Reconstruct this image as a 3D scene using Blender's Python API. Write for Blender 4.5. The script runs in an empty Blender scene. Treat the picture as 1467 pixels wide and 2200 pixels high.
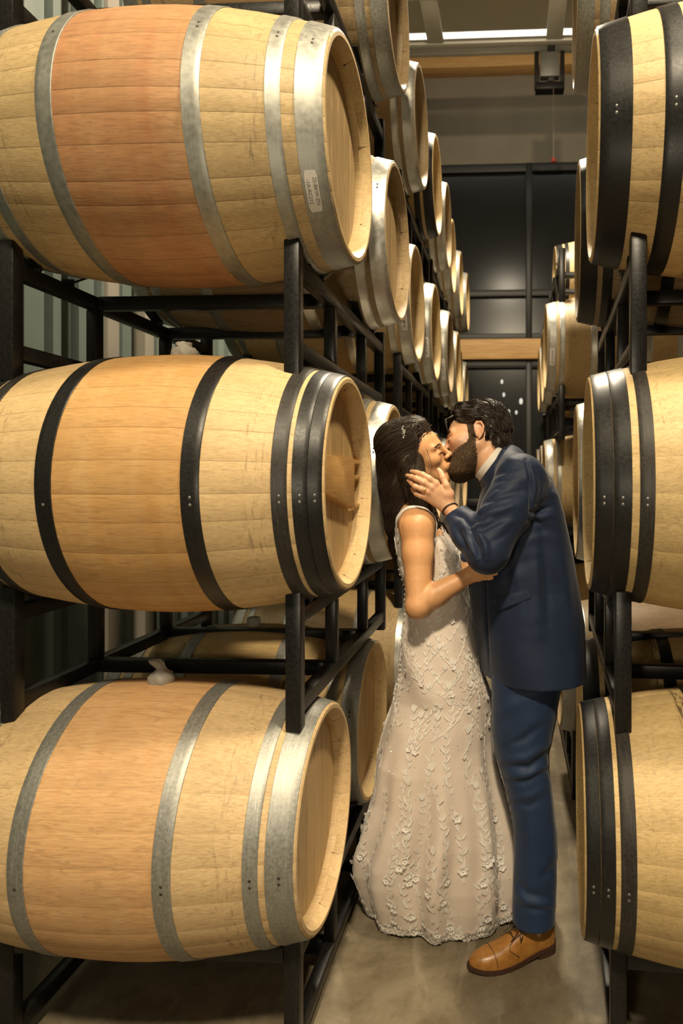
import bpy, bmesh, math, random
import numpy as np
from mathutils import Vector, Matrix

SC = bpy.context.scene
COL = SC.collection
PI = math.pi
random.seed(7)
RNG = np.random.default_rng(11)

# ------------------------------------------------------------------ camera
W, H, F = 1467, 2200, 1500.0
PPY = 1027.0
VPX = 1095.0                      # vanishing point of the aisle
YAW = math.radians(3.0)
PPX = VPX - F * math.tan(YAW)
CZ = 1.5
cam_d = bpy.data.cameras.new('camera')
cam = bpy.data.objects.new('camera', cam_d)
COL.objects.link(cam)
cam.location = (0, 0, CZ)
cam.rotation_euler = (PI / 2, 0, YAW)
cam_d.sensor_fit = 'VERTICAL'
cam_d.sensor_height = 36.0
cam_d.lens = 36.0 * F / H
cam_d.shift_x = -(PPX - W / 2) / H
cam_d.shift_y = -(H / 2 - PPY) / H
cam_d.clip_start = 0.05
cam_d.dof.use_dof = True
cam_d.dof.focus_distance = 2.15
cam_d.dof.aperture_fstop = 3.5
SC.camera = cam

FW = np.array([-math.sin(YAW), math.cos(YAW), 0.0])
RT = np.array([math.cos(YAW), math.sin(YAW), 0.0])
UP = np.array([0.0, 0.0, 1.0])
CAMP = np.array([0, 0, CZ])


def P(px, py, d):
    """world point seen at pixel (px,py) of the photograph at depth d"""
    return CAMP + d * (FW + RT * (px - PPX) / F + UP * (PPY - py) / F)


def PY(px, py, y):
    v = FW + RT * (px - PPX) / F + UP * (PPY - py) / F
    return CAMP + v * (y / v[1])


# ------------------------------------------------------------------ world, light, exposure
wd = bpy.data.worlds.new('world')
SC.world = wd
wd.use_nodes = True
wd.node_tree.nodes['Background'].inputs[0].default_value = (1.0, 0.80, 0.58, 1)
wd.node_tree.nodes['Background'].inputs[1].default_value = 0.016
SC.view_settings.view_transform = 'Standard'
SC.view_settings.look = 'None'
SC.view_settings.gamma = 1.0
SC.view_settings.use_curve_mapping = False
SC.view_settings.exposure = 0.0


def area_light(name, loc, target, size, power, color):
    ld = bpy.data.lights.new(name, 'AREA')
    ld.shape = 'DISK'
    ld.size = size
    ld.energy = power
    ld.color = color
    o = bpy.data.objects.new(name, ld)
    COL.objects.link(o)
    o.location = loc
    o.rotation_euler = (Vector(target) - Vector(loc)).to_track_quat('-Z', 'Y').to_euler()
    return o


WARM = (1.0, 0.83, 0.575)
area_light('high_bay_lamp_front', (0.05, -2.2, 5.9), (-0.2, 2.2, 1.3), 0.45, 430, WARM)
area_light('camera_side_lamp', (-0.24, -0.15, 1.42), (-0.2, 3.0, 1.75), 0.14, 9, (1.0, 0.86, 0.63))
sl = bpy.data.lights.new('high_bay_lamp_side', 'SPOT')
sl.energy = 680
sl.color = WARM
sl.spot_size = math.radians(56)
sl.spot_blend = 0.5
sl.shadow_soft_size = 0.16
so = bpy.data.objects.new('high_bay_lamp_side', sl)
COL.objects.link(so)
so.location = (0.95, 1.0, 4.9)
so.rotation_euler = (Vector((-0.35, 2.0, 1.4)) - so.location).to_track_quat('-Z', 'Y').to_euler()
area_light('high_bay_lamp_aisle', (-0.05, 5.0, 5.6), (0.0, 4.6, 0.0), 0.45, 330, (1.0, 0.86, 0.64))
area_light('high_bay_lamp_left', (-2.3, 2.6, 5.4), (-1.9, 2.6, 0.0), 0.45, 30, (1.0, 0.88, 0.68))  # unseen fill, added to light the corrugated left wall

# ------------------------------------------------------------------ materials
MATS = {}


class NT:
    def __init__(self, name):
        self.m = bpy.data.materials.new(name)
        self.m.use_nodes = True
        self.t = self.m.node_tree
        self.n = self.t.nodes
        self.b = self.n['Principled BSDF']
        MATS[name] = self.m

    def node(self, typ, **kw):
        nd = self.n.new(typ)
        for k, v in kw.items():
            if k.startswith('i_'):
                key = k[2:]
                key = int(key) if key.isdigit() else key
                self.set(nd.inputs[key], v)
            else:
                setattr(nd, k, v)
        return nd

    def set(self, sock, v):
        if isinstance(v, bpy.types.NodeSocket):
            self.t.links.new(v, sock)
        elif isinstance(v, (tuple, list)) and len(v) == 3 and sock.type == 'RGBA':
            sock.default_value = (*v, 1)
        else:
            sock.default_value = v

    def bs(self, **kw):
        for k, v in kw.items():
            self.set(self.b.inputs[k.replace('_', ' ')], v)

    def noise(self, vec, scale, detail=3, rough=0.55, dist=0.0):
        nd = self.node('ShaderNodeTexNoise', i_Scale=scale, i_Detail=detail, i_Roughness=rough, i_Distortion=dist)
        if vec is not None:
            self.set(nd.inputs['Vector'], vec)
        return nd.outputs[0]

    def ramp(self, fac, stops):
        nd = self.node('ShaderNodeValToRGB')
        el = nd.color_ramp.elements
        while len(el) < len(stops):
            el.new(0.5)
        for e, (p, c) in zip(el, stops):
            e.position = p
            e.color = (*c, 1) if len(c) == 3 else c
        self.set(nd.inputs[0], fac)
        return nd.outputs[0]

    def mix(self, fac, a, b, blend='MIX'):
        nd = self.node('ShaderNodeMix', data_type='RGBA', blend_type=blend)
        self.set(nd.inputs[0], fac)
        self.set(nd.inputs[6], a)
        self.set(nd.inputs[7], b)
        return nd.outputs[2]

    def math(self, op, a, b=0.0):
        nd = self.node('ShaderNodeMath', operation=op)
        self.set(nd.inputs[0], a)
        self.set(nd.inputs[1], b)
        return nd.outputs[0]

    def mapped(self, src, scale=(1, 1, 1), loc=(0, 0, 0)):
        nd = self.node('ShaderNodeMapping')
        self.set(nd.inputs['Vector'], src)
        nd.inputs['Scale'].default_value = scale
        nd.inputs['Location'].default_value = loc
        return nd.outputs[0]

    def pos(self):
        return self.node('ShaderNodeNewGeometry').outputs['Position']

    def objc(self):
        return self.node('ShaderNodeTexCoord').outputs['Object']

    def rand(self):
        return self.node('ShaderNodeObjectInfo').outputs['Random']

    def bump(self, h, strength, dist=0.002):
        nd = self.node('ShaderNodeBump', i_Strength=strength, i_Distance=dist, i_Height=h)
        self.set(self.b.inputs['Normal'], nd.outputs[0])
        return nd.outputs[0]


def c255(r, g, b):
    f = lambda v: ((v / 255 + 0.055) / 1.055) ** 2.4 if v > 10 else v / 255 / 12.92
    return (f(r), f(g), f(b))


def oak(name, base, dark, stain=None, stain_amt=0.0, grime=0.25, figure=0.35, smears=((0.285, 0.335, 0.55, 0.45), (0.36, 0.37, 0.5, 0.3))):
    """barrel oak: grain along the stave, ray fleck, weathering, wine stain between the bilge hoops"""
    t = NT(name)
    pos = t.pos()
    obj = t.objc()
    rnd = t.rand()
    fine = t.noise(t.mapped(pos, (5, 120, 120)), 3.0, 4, 0.6)
    col = t.ramp(fine, [(0.30, dark), (0.62, base)])
    # ray fleck / cathedral figure
    fl = t.noise(t.mapped(pos, (7, 60, 60)), 1.5, 3, 0.55, 2.2)
    flm = t.ramp(fl, [(0.52, (0, 0, 0)), (0.64, (1, 1, 1))])
    col = t.mix(t.math('MULTIPLY', flm, figure), col, tuple(0.62 * a for a in dark), 'MIX')
    # tone of every stave
    tone = t.math('ADD', t.math('MULTIPLY', rnd, 0.08), 0.96)
    col = t.mix(1.0, col, tone, 'MULTIPLY')
    # broad mottling
    mot = t.noise(t.mapped(pos, (3, 5, 5)), 1.5, 3, 0.6)
    col = t.mix(t.math('MULTIPLY', t.ramp(mot, [(0.42, (0, 0, 0)), (0.75, (1, 1, 1))]), 0.45), col, tuple(0.72 * a for a in dark))
    if stain is not None:
        sx = t.node('ShaderNodeSeparateXYZ', i_0=obj).outputs[0]
        ax = t.math('ABSOLUTE', sx)
        band = t.ramp(ax, [(0.155, (1, 1, 1)), (0.175, (0, 0, 0))])
        runs = t.noise(t.mapped(pos, (14, 1.2, 1.2)), 1.3, 3, 0.6)
        runs = t.ramp(runs, [(0.25, (0.55,) * 3), (0.7, (1.0,) * 3)])
        fac = t.math('MULTIPLY', t.math('MULTIPLY', band, runs), stain_amt)
        col = t.mix(fac, col, t.mix(1.0, col, stain, 'MULTIPLY'))
    # dark marks left by hoops that were driven or moved
    ax2 = t.math('ABSOLUTE', t.node('ShaderNodeSeparateXYZ', i_0=obj).outputs[0])
    sm = t.noise(t.mapped(pos, (60, 9, 9)), 2.0, 4, 0.7, 0.5)
    for (lo, hi, th, amt) in smears:
        band2 = t.ramp(ax2, [(lo - 0.006, (0, 0, 0)), (lo + 0.004, (1, 1, 1)), (hi - 0.004, (1, 1, 1)), (hi + 0.006, (0, 0, 0))])
        fac2 = t.math('MULTIPLY', t.math('MULTIPLY', band2, t.ramp(sm, [(th, (0, 0, 0)), (th + 0.12, (1, 1, 1))])), amt)
        col = t.mix(fac2, col, (0.055, 0.038, 0.02))
    # grime specks
    gr = t.noise(pos, 22, 4, 0.7)
    grm = t.ramp(gr, [(0.66, (0, 0, 0)), (0.76, (1, 1, 1))])
    col = t.mix(t.math('MULTIPLY', grm, grime), col, (0.10, 0.065, 0.03))
    t.bs(Base_Color=col, Roughness=0.52)
    t.b.inputs['Specular IOR Level'].default_value = 0.35
    t.bump(fine, 0.25, 0.0012)
    return t.m


oak('oak_pale', (0.58, 0.43, 0.225), (0.44, 0.305, 0.145), (0.88, 0.78, 0.66), 0.6)
oak('oak_tan', (0.60, 0.44, 0.235), (0.48, 0.33, 0.155), (0.84, 0.62, 0.38), 0.9, 0.12)
oak('oak_wine', (0.50, 0.37, 0.19), (0.37, 0.26, 0.12), (0.84, 0.55, 0.50), 1.0, 0.45)
oak('oak_pink', (0.62, 0.455, 0.25), (0.48, 0.325, 0.16), (0.98, 0.75, 0.62), 0.85, 0.3, 0.4)
oak('oak_gold', (0.57, 0.42, 0.205), (0.44, 0.30, 0.13), (0.95, 0.87, 0.75), 0.4, 0.3, 0.4, ((0.197, 0.222, 0.47, 0.85), (0.29, 0.315, 0.58, 0.5)))
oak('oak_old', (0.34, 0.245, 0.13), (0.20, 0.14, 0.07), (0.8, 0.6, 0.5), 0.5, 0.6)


def head_oak(name, base, dark, axis=2):
    t = NT(name)
    pos = t.pos()
    sc = [95, 95, 95]
    sc[axis] = 3.5
    fine = t.noise(t.mapped(pos, tuple(sc)), 2.6, 4, 0.62)
    col = t.ramp(fine, [(0.28, dark), (0.66, base)])
    mot = t.noise(pos, 5, 3, 0.6)
    col = t.mix(t.math('MULTIPLY', t.ramp(mot, [(0.45, (0, 0, 0)), (0.75, (1, 1, 1))]), 0.4), col, tuple(0.7 * a for a in dark))
    col = t.mix(1.0, col, t.math('ADD', t.math('MULTIPLY', t.rand(), 0.25), 0.87), 'MULTIPLY')
    t.bs(Base_Color=col, Roughness=0.5)
    t.bump(fine, 0.2, 0.001)
    return t.m


head_oak('head_pale', (0.60, 0.42, 0.20), (0.40, 0.26, 0.11))
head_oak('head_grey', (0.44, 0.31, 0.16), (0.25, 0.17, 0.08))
head_oak('pine_board', (0.62, 0.37, 0.13), (0.46, 0.24, 0.07), 1)


def metal(name, base, rough, metallic, wear, spangle):
    t = NT(name)
    pos = t.pos()
    n1 = t.noise(pos, 140 if spangle > 0.23 else 60, 4, 0.6)
    n2 = t.noise(t.mapped(pos, (160, 8, 8)), 2, 3, 0.6)
    col = t.ramp(n1, [(0.3, tuple(a * (1 - spangle) for a in base)), (0.7, tuple(min(1, a * (1 + spangle)) for a in base))])
    col = t.mix(t.math('MULTIPLY', t.ramp(n2, [(0.52, (0, 0, 0)), (0.8, (1, 1, 1))]), wear), col, tuple(min(1, a * 2.2 + 0.02) for a in base))
    rr = t.math('ADD', t.math('MULTIPLY', n1, 0.25), rough - 0.12)
    t.bs(Base_Color=col, Roughness=rr, Metallic=metallic)
    if max(base) < 0.05:
        t.b.inputs['Specular IOR Level'].default_value = 0.32
    t.bump(n1, 0.08, 0.001)
    return t.m


metal('galvanised_steel', (0.30, 0.30, 0.27), 0.5, 0.75, 0.2, 0.18)
metal('spangled_zinc', (0.30, 0.30, 0.275), 0.5, 0.7, 0.35, 0.24)
metal('dull_steel', (0.27, 0.265, 0.235), 0.44, 0.8, 0.25, 0.3)
metal('bright_steel', (0.52, 0.515, 0.47), 0.36, 0.85, 0.15, 0.12)  # galvanised steel lightened to carry the highlights on the far hoops
metal('black_hoop_paint', (0.010, 0.0095, 0.009), 0.38, 0.0, 0.10, 0.3)
metal('black_scuffed_paint', (0.022, 0.019, 0.016), 0.45, 0.0, 0.7, 0.4)
metal('rack_black', (0.009, 0.0085, 0.008), 0.34, 0.0, 0.25, 0.4)
metal('rivet_dark', (0.05, 0.045, 0.04), 0.5, 0.5, 0.1, 0.2)
metal('rivet_pale', (0.16, 0.155, 0.145), 0.4, 0.6, 0.1, 0.2)
metal('white_aluminium', (0.80, 0.79, 0.74), 0.4, 0.2, 0.1, 0.05)
metal('dark_bronze', (0.022, 0.021, 0.019), 0.4, 0.2, 0.1, 0.2)
metal('galvanised_duct', (0.25, 0.25, 0.24), 0.5, 0.6, 0.2, 0.3)


def plain(name, col, rough=0.5, **kw):
    t = NT(name)
    t.bs(Base_Color=col, Roughness=rough)
    for k, v in kw.items():
        t.set(t.b.inputs[k.replace('_', ' ')], v)
    return t.m


plain('sticker_paper', (0.62, 0.59, 0.54), 0.55)
plain('print_ink', (0.05, 0.045, 0.04), 0.6)
t = NT('plastic_wrap')
t.bs(Base_Color=(0.60, 0.57, 0.50), Roughness=0.14)
t.b.inputs['Transmission Weight'].default_value = 0.55
t.bump(t.noise(t.pos(), 120, 4, 0.7, 1.0), 0.6, 0.004)
plain('red_handle', (0.30, 0.04, 0.02), 0.5)
plain('cord_white', (0.3, 0.26, 0.2), 0.7)


def concrete():
    t = NT('concrete_floor')
    pos = t.pos()
    a = t.noise(pos, 2.6, 7, 0.68, 0.8)
    b = t.noise(pos, 9, 5, 0.7)
    c = t.noise(t.mapped(pos, (3.0, 0.8, 1)), 2.2, 4, 0.6, 1.2)
    col = t.ramp(a, [(0.32, (0.105, 0.083, 0.052)), (0.5, (0.165, 0.135, 0.09)), (0.68, (0.25, 0.21, 0.145))])
    col = t.mix(t.math('MULTIPLY', t.ramp(b, [(0.48, (0, 0, 0)), (0.66, (1, 1, 1))]), 0.55), col, (0.095, 0.07, 0.04))
    col = t.mix(t.math('MULTIPLY', t.ramp(c, [(0.58, (0, 0, 0)), (0.72, (1, 1, 1))]), 0.35), col, (0.42, 0.36, 0.27))
    t.bs(Base_Color=col, Roughness=t.math('ADD', t.math('MULTIPLY', b, 0.3), 0.28))
    t.b.inputs['Specular IOR Level'].default_value = 0.4
    t.bump(b, 0.06, 0.003)


concrete()


def wallmat(name, col, var=0.12, rough=0.8):
    t = NT(name)
    n = t.noise(t.pos(), 1.4, 4, 0.6)
    t.bs(Base_Color=t.ramp(n, [(0.3, tuple(a * (1 - var) for a in col)), (0.7, tuple(a * (1 + var) for a in col))]), Roughness=rough)
    t.bump(t.noise(t.pos(), 90, 3, 0.6), 0.05, 0.002)


wallmat('drywall', (0.235, 0.20, 0.145))
wallmat('corrugated_paint', (0.15, 0.185, 0.16), 0.1, 0.5)
wallmat('ceiling_paint', (0.20, 0.18, 0.145))
wallmat('wall_grey', (0.30, 0.27, 0.22))
t = NT('glulam')
g = t.noise(t.mapped(t.pos(), (1.2, 20, 34)), 2.2, 4, 0.6)
t.bs(Base_Color=t.ramp(g, [(0.3, (0.50, 0.26, 0.07)), (0.7, (0.78, 0.47, 0.18))]), Roughness=0.55)

t = NT('night_glass')
t.bs(Base_Color=(0.022, 0.024, 0.023), Roughness=0.2)
t.b.inputs['Specular IOR Level'].default_value = 0.22
tr = t.node('ShaderNodeBsdfTransparent')
mx = t.node('ShaderNodeMixShader', i_0=0.55)
t.t.links.new(tr.outputs[0], mx.inputs[1])
t.t.links.new(t.b.outputs[0], mx.inputs[2])
t.t.links.new(mx.outputs[0], t.n['Material Output'].inputs[0])
plain('night_ground', (0.05, 0.055, 0.05), 0.8)
t = NT('door_glass')
t.bs(Base_Color=(0.6, 0.57, 0.48), Roughness=0.15)
t.b.inputs['Alpha'].default_value = 0.55


def emit(name, col, s):
    t = NT(name)
    t.bs(Base_Color=(0, 0, 0), Emission_Color=col, Emission_Strength=s)


emit('tube_glow', (1.0, 0.95, 0.82), 9.0)
emit('lamp_glow', (1.0, 0.92, 0.78), 4.0)  # emission of the added window glints


# ------------------------------------------------------------------ object helpers
def link(name, me, parent=None, mat=None):
    o = bpy.data.objects.new(name, me)
    COL.objects.link(o)
    if parent is not None:
        o.parent = parent
    if mat is not None and me is not None:
        if len(me.materials) == 0:
            me.materials.append(MATS[mat])
        elif me.materials[0] is not MATS[mat]:
            o.material_slots[0].link = 'OBJECT'
            o.material_slots[0].material = MATS[mat]
    return o


def mesh(name, verts, faces, smooth=False, sharp=None):
    me = bpy.data.meshes.new(name)
    me.from_pydata([tuple(map(float, v)) for v in verts], [], faces)
    me.validate()
    if smooth:
        me.polygons.foreach_set('use_smooth', [True] * len(me.polygons))
        if sharp is not None:
            me.set_sharp_from_angle(angle=math.radians(sharp))
    me.update()
    return me


def empty(name, loc, rz=0.0):
    o = bpy.data.objects.new(name, None)
    COL.objects.link(o)
    o.location = loc
    o.rotation_euler = (0, 0, rz)
    o.empty_display_size = 0.1
    return o


def tag(o, label, cat=None, group=None, kind=None):
    if label:
        o['label'] = label
    if cat:
        o['category'] = cat
    if group:
        o['group'] = group
    if kind:
        o['kind'] = kind
    return o


def box_data(x0, x1, y0, y1, z0, z1, bev=0.0):
    if bev <= 0:
        v = [(x, y, z) for x in (x0, x1) for y in (y0, y1) for z in (z0, z1)]
        f = [(0, 1, 3, 2), (4, 6, 7, 5), (0, 4, 5, 1), (2, 3, 7, 6), (0, 2, 6, 4), (1, 5, 7, 3)]
        return v, f
    bm = bmesh.new()
    bmesh.ops.create_cube(bm, size=1)
    bmesh.ops.scale(bm, vec=(x1 - x0, y1 - y0, z1 - z0), verts=bm.verts)
    bmesh.ops.translate(bm, vec=((x0 + x1) / 2, (y0 + y1) / 2, (z0 + z1) / 2), verts=bm.verts)
    bmesh.ops.bevel(bm, geom=bm.edges[:], offset=bev, segments=2, profile=0.5, affect='EDGES')
    v = [tuple(q.co) for q in bm.verts]
    bm.verts.index_update()
    f = [tuple(q.index for q in p.verts) for p in bm.faces]
    bm.free()
    return v, f


def box(name, b, mat, parent=None, bev=0.0):
    v, f = box_data(*b, bev=bev)
    return link(name, mesh(name, v, f, bev > 0, 40), parent, mat)


def join_data(parts):
    V, FA = [], []
    for v, f in parts:
        n = len(V)
        V += list(v)
        FA += [tuple(i + n for i in q) for q in f]
    return V, FA


def tube_data(path, rad, seg=8, cap=True):
    path = [np.array(p, float) for p in path]
    n = len(path)
    if np.isscalar(rad):
        rad = [rad] * n
    V, FA = [], []
    prev = None
    for i, p in enumerate(path):
        t = path[min(i + 1, n - 1)] - path[max(i - 1, 0)]
        t = t / (np.linalg.norm(t) + 1e-9)
        if prev is None:
            a = np.array([0, 0, 1.0]) if abs(t[2]) < 0.9 else np.array([1.0, 0, 0])
            u = np.cross(t, a)
        else:
            u = prev - t * np.dot(prev, t)
        u /= np.linalg.norm(u) + 1e-9
        prev = u
        w = np.cross(t, u)
        for k in range(seg):
            an = 2 * PI * k / seg
            V.append(p + rad[i] * (u * math.cos(an) + w * math.sin(an)))
    for i in range(n - 1):
        for k in range(seg):
            k2 = (k + 1) % seg
            FA.append((i * seg + k, i * seg + k2, (i + 1) * seg + k2, (i + 1) * seg + k))
    if cap:
        FA.append(tuple(range(seg - 1, -1, -1)))
        FA.append(tuple(range((n - 1) * seg, n * seg)))
    return V, FA


# ------------------------------------------------------------------ the room
def structure(o):
    o['kind'] = 'structure'
    return o


BW = 10.0     # back wall
structure(box('floor', (-7, 6, -4, BW + 8, -0.1, 0), 'concrete_floor'))
structure(box('ceiling', (-7, 6, -4, BW, 8.2, 8.3), 'ceiling_paint'))
structure(box('wall_right', (5.9, 6, -4, BW, 0, 8.2), 'wall_grey'))

# corrugated left wall
vs, fs = [], []
ny = 0
yy = -4.0
prof = []
while yy < BW:
    prof += [(yy, 0), (yy + 0.11, 0), (yy + 0.135, 0.035), (yy + 0.205, 0.035), (yy + 0.23, 0)]
    yy += 0.23
for (y, dx) in prof:
    vs += [(-2.55 + dx, y, 0), (-2.55 + dx, y, 8.2)]
for i in range(len(prof) - 1):
    fs.append((2 * i, 2 * i + 2, 2 * i + 3, 2 * i + 1))
structure(link('wall_left', mesh('wall_left', vs, fs), None, 'corrugated_paint'))
for i, (px0, px1, yd) in enumerate([(283, 312, 4.6), (222, 232, 3.9), (600, 640, 7.2)]):
    a, b = PY(px0, 700, yd)[0], PY(px1, 700, yd)[0]
    structure(box('trim_%d' % (i + 1), (a, b, yd, yd + 0.12, 0, 8.2), 'wall_grey', None, 0.006))

a, b = PY(-260, 700, 2.35)[0], PY(9, 700, 2.35)[0]
structure(box('trim_6', (a, b, 2.35, 2.40, 0, 8.2), 'dark_bronze', None, 0.006))  # made-up dark column, added to black out the bright wall at the left edge

# back wall with window bands
zt = lambda py: PY(1095, py, BW)[2]
xt = lambda px: PY(px, 1027, BW)[0]
wb = structure(box('wall_back', (-7, 6, BW, BW + 0.2, zt(352), 8.2), 'drywall'))
beam = structure(box('trim_7', (-7, 6, BW - 0.25, BW, zt(163), zt(112)), 'glulam', None, 0.01))
beam2 = structure(box('trim_8', (-7, 6, BW - 0.12, BW + 0.15, zt(774), zt(731)), 'glulam', None, 0.01))


def window(name, zlo, zhi, mids):
    w = structure(empty(name, (0, BW + 0.05, zlo)))
    fr = 0.12

    def bar(nm, b):
        v, f = box_data(*b, bev=0.008)
        v = [(x, y - (BW + 0.05), z - zlo) for x, y, z in v]
        return link(nm, mesh(nm, v, f, True, 40), w, 'dark_bronze')

    bar('window_frame', (-7, 6, BW - 0.02, BW + 0.12, zhi - fr, zhi))
    bar('window_frame', (-7, 6, BW - 0.02, BW + 0.12, zlo, zlo + fr * 0.8))
    for m in mids:
        bar('mullion', (-7, 6, BW - 0.02, BW + 0.12, m - 0.05, m + 0.05))
    xm = [xt(1136) + k * 2.05 for k in (-3, -2, -1, 0, 1, 2)]
    for x in xm:
        bar('mullion', (x - 0.045, x + 0.045, BW - 0.03, BW + 0.12, zlo, zhi))
    zs = [zlo] + list(mids) + [zhi]
    for i in range(len(zs) - 1):
        for x in xm[:-1]:
            v, f = box_data(x, x + 2.05, BW + 0.05, BW + 0.06, zs[i], zs[i + 1])
            v = [(a, b - (BW + 0.05), c - zlo) for a, b, c in v]
            link('pane', mesh('pane', v, f), w, 'night_glass')
    return w


window('window_1', zt(731), zt(352), [zt(630)])
window('window_2', 0.0, zt(773), [1.15])
# dark yard outside with glowing beads added for the glints reflected in the panes
for i, (px, py, r) in enumerate([(1119, 862, 0.07), (1093, 884, 0.045), (1109, 886, 0.045), (1078, 820, 0.05), (1082, 848, 0.05)]):
    c = PY(px, py, 15.0)
    bm = bmesh.new()
    bmesh.ops.create_icosphere(bm, subdivisions=2, radius=r * 0.8)
    bmesh.ops.scale(bm, vec=(0.7, 0.7, 1.2), verts=bm.verts)
    me = bpy.data.meshes.new('bulb')
    bm.to_mesh(me)
    bm.free()
    root = empty('outdoor_lamp', (c[0], c[1], 0.0))
    o = link('bulb', me, root, 'lamp_glow')
    o.location = (0, 0, c[2])
    v, f = tube_data([(0, 0, 0), (0, 0, c[2] - r)], 0.02, 8)
    link('pole', mesh('pole', v, f, True, 50), root, 'dark_bronze')
    tag(root, ['largest white lamp outside the lower dark window, on a pole', 'small lamp outside the window, left one of the close pair', 'small lamp outside the window, right one of the close pair',
               'highest small lamp outside the lower dark window, on a pole', 'small lamp outside the window just above the man\'s hair'][i], 'lamp', 'lamps outside the window')

# ------------------------------------------------------------------ overhead sectional door, stored flat under the ceiling
ZD = 6.35
od = empty('overhead_door', (0, 7.8, ZD))
tag(od, 'open overhead sectional door of glass and white aluminium near the ceiling', 'door')


def od_box(nm, b, mat, bev=0.008):
    v, f = box_data(*b, bev=bev)
    v = [(x, y - 7.8, z - ZD) for x, y, z in v]
    return link(nm, mesh(nm, v, f, True, 40), od, mat)


yfar = 1500 * (ZD - CZ) / (1027 - 92)
for k in range(5):
    y = yfar - 0.82 * k
    od_box('rail', (-1.6, 2.6, y - 0.055, y + 0.055, ZD - 0.03, ZD + 0.03), 'white_aluminium')
    if k < 4:
        for x in (-1.55, PY(937, 60, y)[0], PY(1190, 60, y)[0], 2.05):
            od_box('stile', (x - 0.09, x + 0.09, y - 0.765, y - 0.055, ZD - 0.025, ZD + 0.025), 'white_aluminium')
        xs = [-1.55, PY(937, 60, y)[0], PY(1190, 60, y)[0], 2.05]
        for a, b in zip(xs[:-1], xs[1:]):
            od_box('pane', (a + 0.09, b - 0.09, y - 0.765, y - 0.055, ZD - 0.004, ZD + 0.004), 'door_glass', 0)
# curved end rail (track) and the tube light above
tr_ = empty('door_track', (0, yfar + 0.25, ZD))
tag(tr_, 'pale steel shaft and track across the head of the overhead door', 'track')
yy = yfar + 0.25
for (z0, z1, nm, m) in [(zt(112) * 0 + PY(1095, 108, yy)[2], PY(1095, 90, yy)[2], 'shaft', 'white_aluminium'), (PY(1095, 114, yy)[2], PY(1095, 109, yy)[2], 'lip', 'white_aluminium')]:
    v, f = box_data(-1.7, 2.6, -0.04, 0.04, z0 - ZD, z1 - ZD, 0.006)
    link(nm, mesh(nm, v, f, True, 40), tr_, m)
yl = yfar + 0.5
tl = empty('tube_light', (0, yl, PY(1095, 78, yl)[2]))
tag(tl, 'long glowing white tube light behind the overhead door', 'lamp')
v, f = tube_data([(-1.3, 0, 0), (2.3, 0, 0)], 0.06, 12)
link('tube', mesh('tube', v, f, True, 40), tl, 'tube_glow')
v, f = box_data(-1.35, 2.35, 0.01, 0.1, 0.02, 0.08, 0.005)
link('housing', mesh('housing', v, f, True, 40), tl, 'white_aluminium')

# door opener bracket with release cord
yo = yfar + 0.05
oc = PY(1186, 150, yo)
op = empty('door_opener', tuple(oc))
tag(op, 'dark steel door opener bracket hanging below the overhead door', 'door opener')
s = yo / F


def op_box(nm, a, b, c, d, dep=0.1, m='dark_bronze'):
    # pixel extents about (1186,150)
    v, f = box_data((a - 1186) * s, (b - 1186) * s, -dep / 2, dep / 2, (150 - d) * s, (150 - c) * s, 0.006)
    return link(nm, mesh(nm, v, f, True, 40), op, m)


op_box('bracket', 1148, 1158, 112, 192, 0.06)
op_box('bracket', 1203, 1212, 112, 192, 0.06)
op_box('base_plate', 1150, 1211, 182, 197, 0.14)
op_box('motor', 1160, 1201, 116, 168, 0.10, 'galvanised_duct')
op_box('chain_guide', 1176, 1192, 60, 176, 0.05, 'dark_bronze')
v, f = tube_data([(0.01, -0.06, (150 - 176) * s), (0.012, -0.06, (150 - 346) * s)], 0.0035, 6)
link('release_cord', mesh('release_cord', v, f), op, 'cord_white')
v, f = tube_data([(0.012, -0.06, (150 - 342) * s), (0.012, -0.06, (150 - 346) * s), (0.012, -0.06, (150 - 353) * s)], [0.008, 0.024, 0.028], 10)
link('release_handle', mesh('release_handle', v, f, True, 50), op, 'red_handle')
# ------------------------------------------------------------------ barrels
RB, RH, HL = 0.350, 0.286, 0.465      # bilge radius, head radius, half length


def rp(x):
    return RB - (RB - RH) * (min(abs(x), HL) / HL) ** 1.9


def stave_mesh(wdeg, jit):
    w = math.radians(wdeg)
    g = 0.0004
    angs = [-w / 2, -w / 2 + 0.006, 0, w / 2 - 0.006, w / 2]
    drop = [0.0004, 0, 0, 0, 0.0004]
    xs = [-HL, -HL + 0.004] + list(np.linspace(-0.40, 0.40, 13)) + [HL - 0.004, HL]
    rows = []
    # inner end, back
    def ring(x, rr, flat=False):
        out = []
        for a, d in zip(angs, drop):
            r = rr - (0 if flat else d)
            aa = a * (1 - g / (RB * w / 2)) if not flat else a
            out.append((x, r * math.sin(aa), r * math.cos(aa)))
        return out
    seq = [ring(-HL + 0.10, RH - 0.030, True), ring(-HL + 0.03, RH - 0.030 - 0.003 * jit, True), ring(-HL, RH - 0.014, True)]
    for i, x in enumerate(xs):
        rr = rp(x) - (0.004 if i in (0, len(xs) - 1) else 0)
        seq.append(ring(x, rr))
    seq += [ring(HL, RH - 0.014, True), ring(HL - 0.022 - 0.006 * jit, RH - 0.0255 - 0.0012 * jit, True), ring(HL - 0.026 - 0.006 * jit, RH - 0.0305, True), ring(HL - 0.10, RH - 0.032, True)]
    V = [p for r in seq for p in r]
    n = len(angs)
    FA = []
    for i in range(len(seq) - 1):
        for k in range(n - 1):
            FA.append((i * n + k, i * n + k + 1, (i + 1) * n + k + 1, (i + 1) * n + k))
    me = mesh('stave', V, FA, True, 32)
    me.materials.append(MATS['oak_pale'])
    return me


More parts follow.
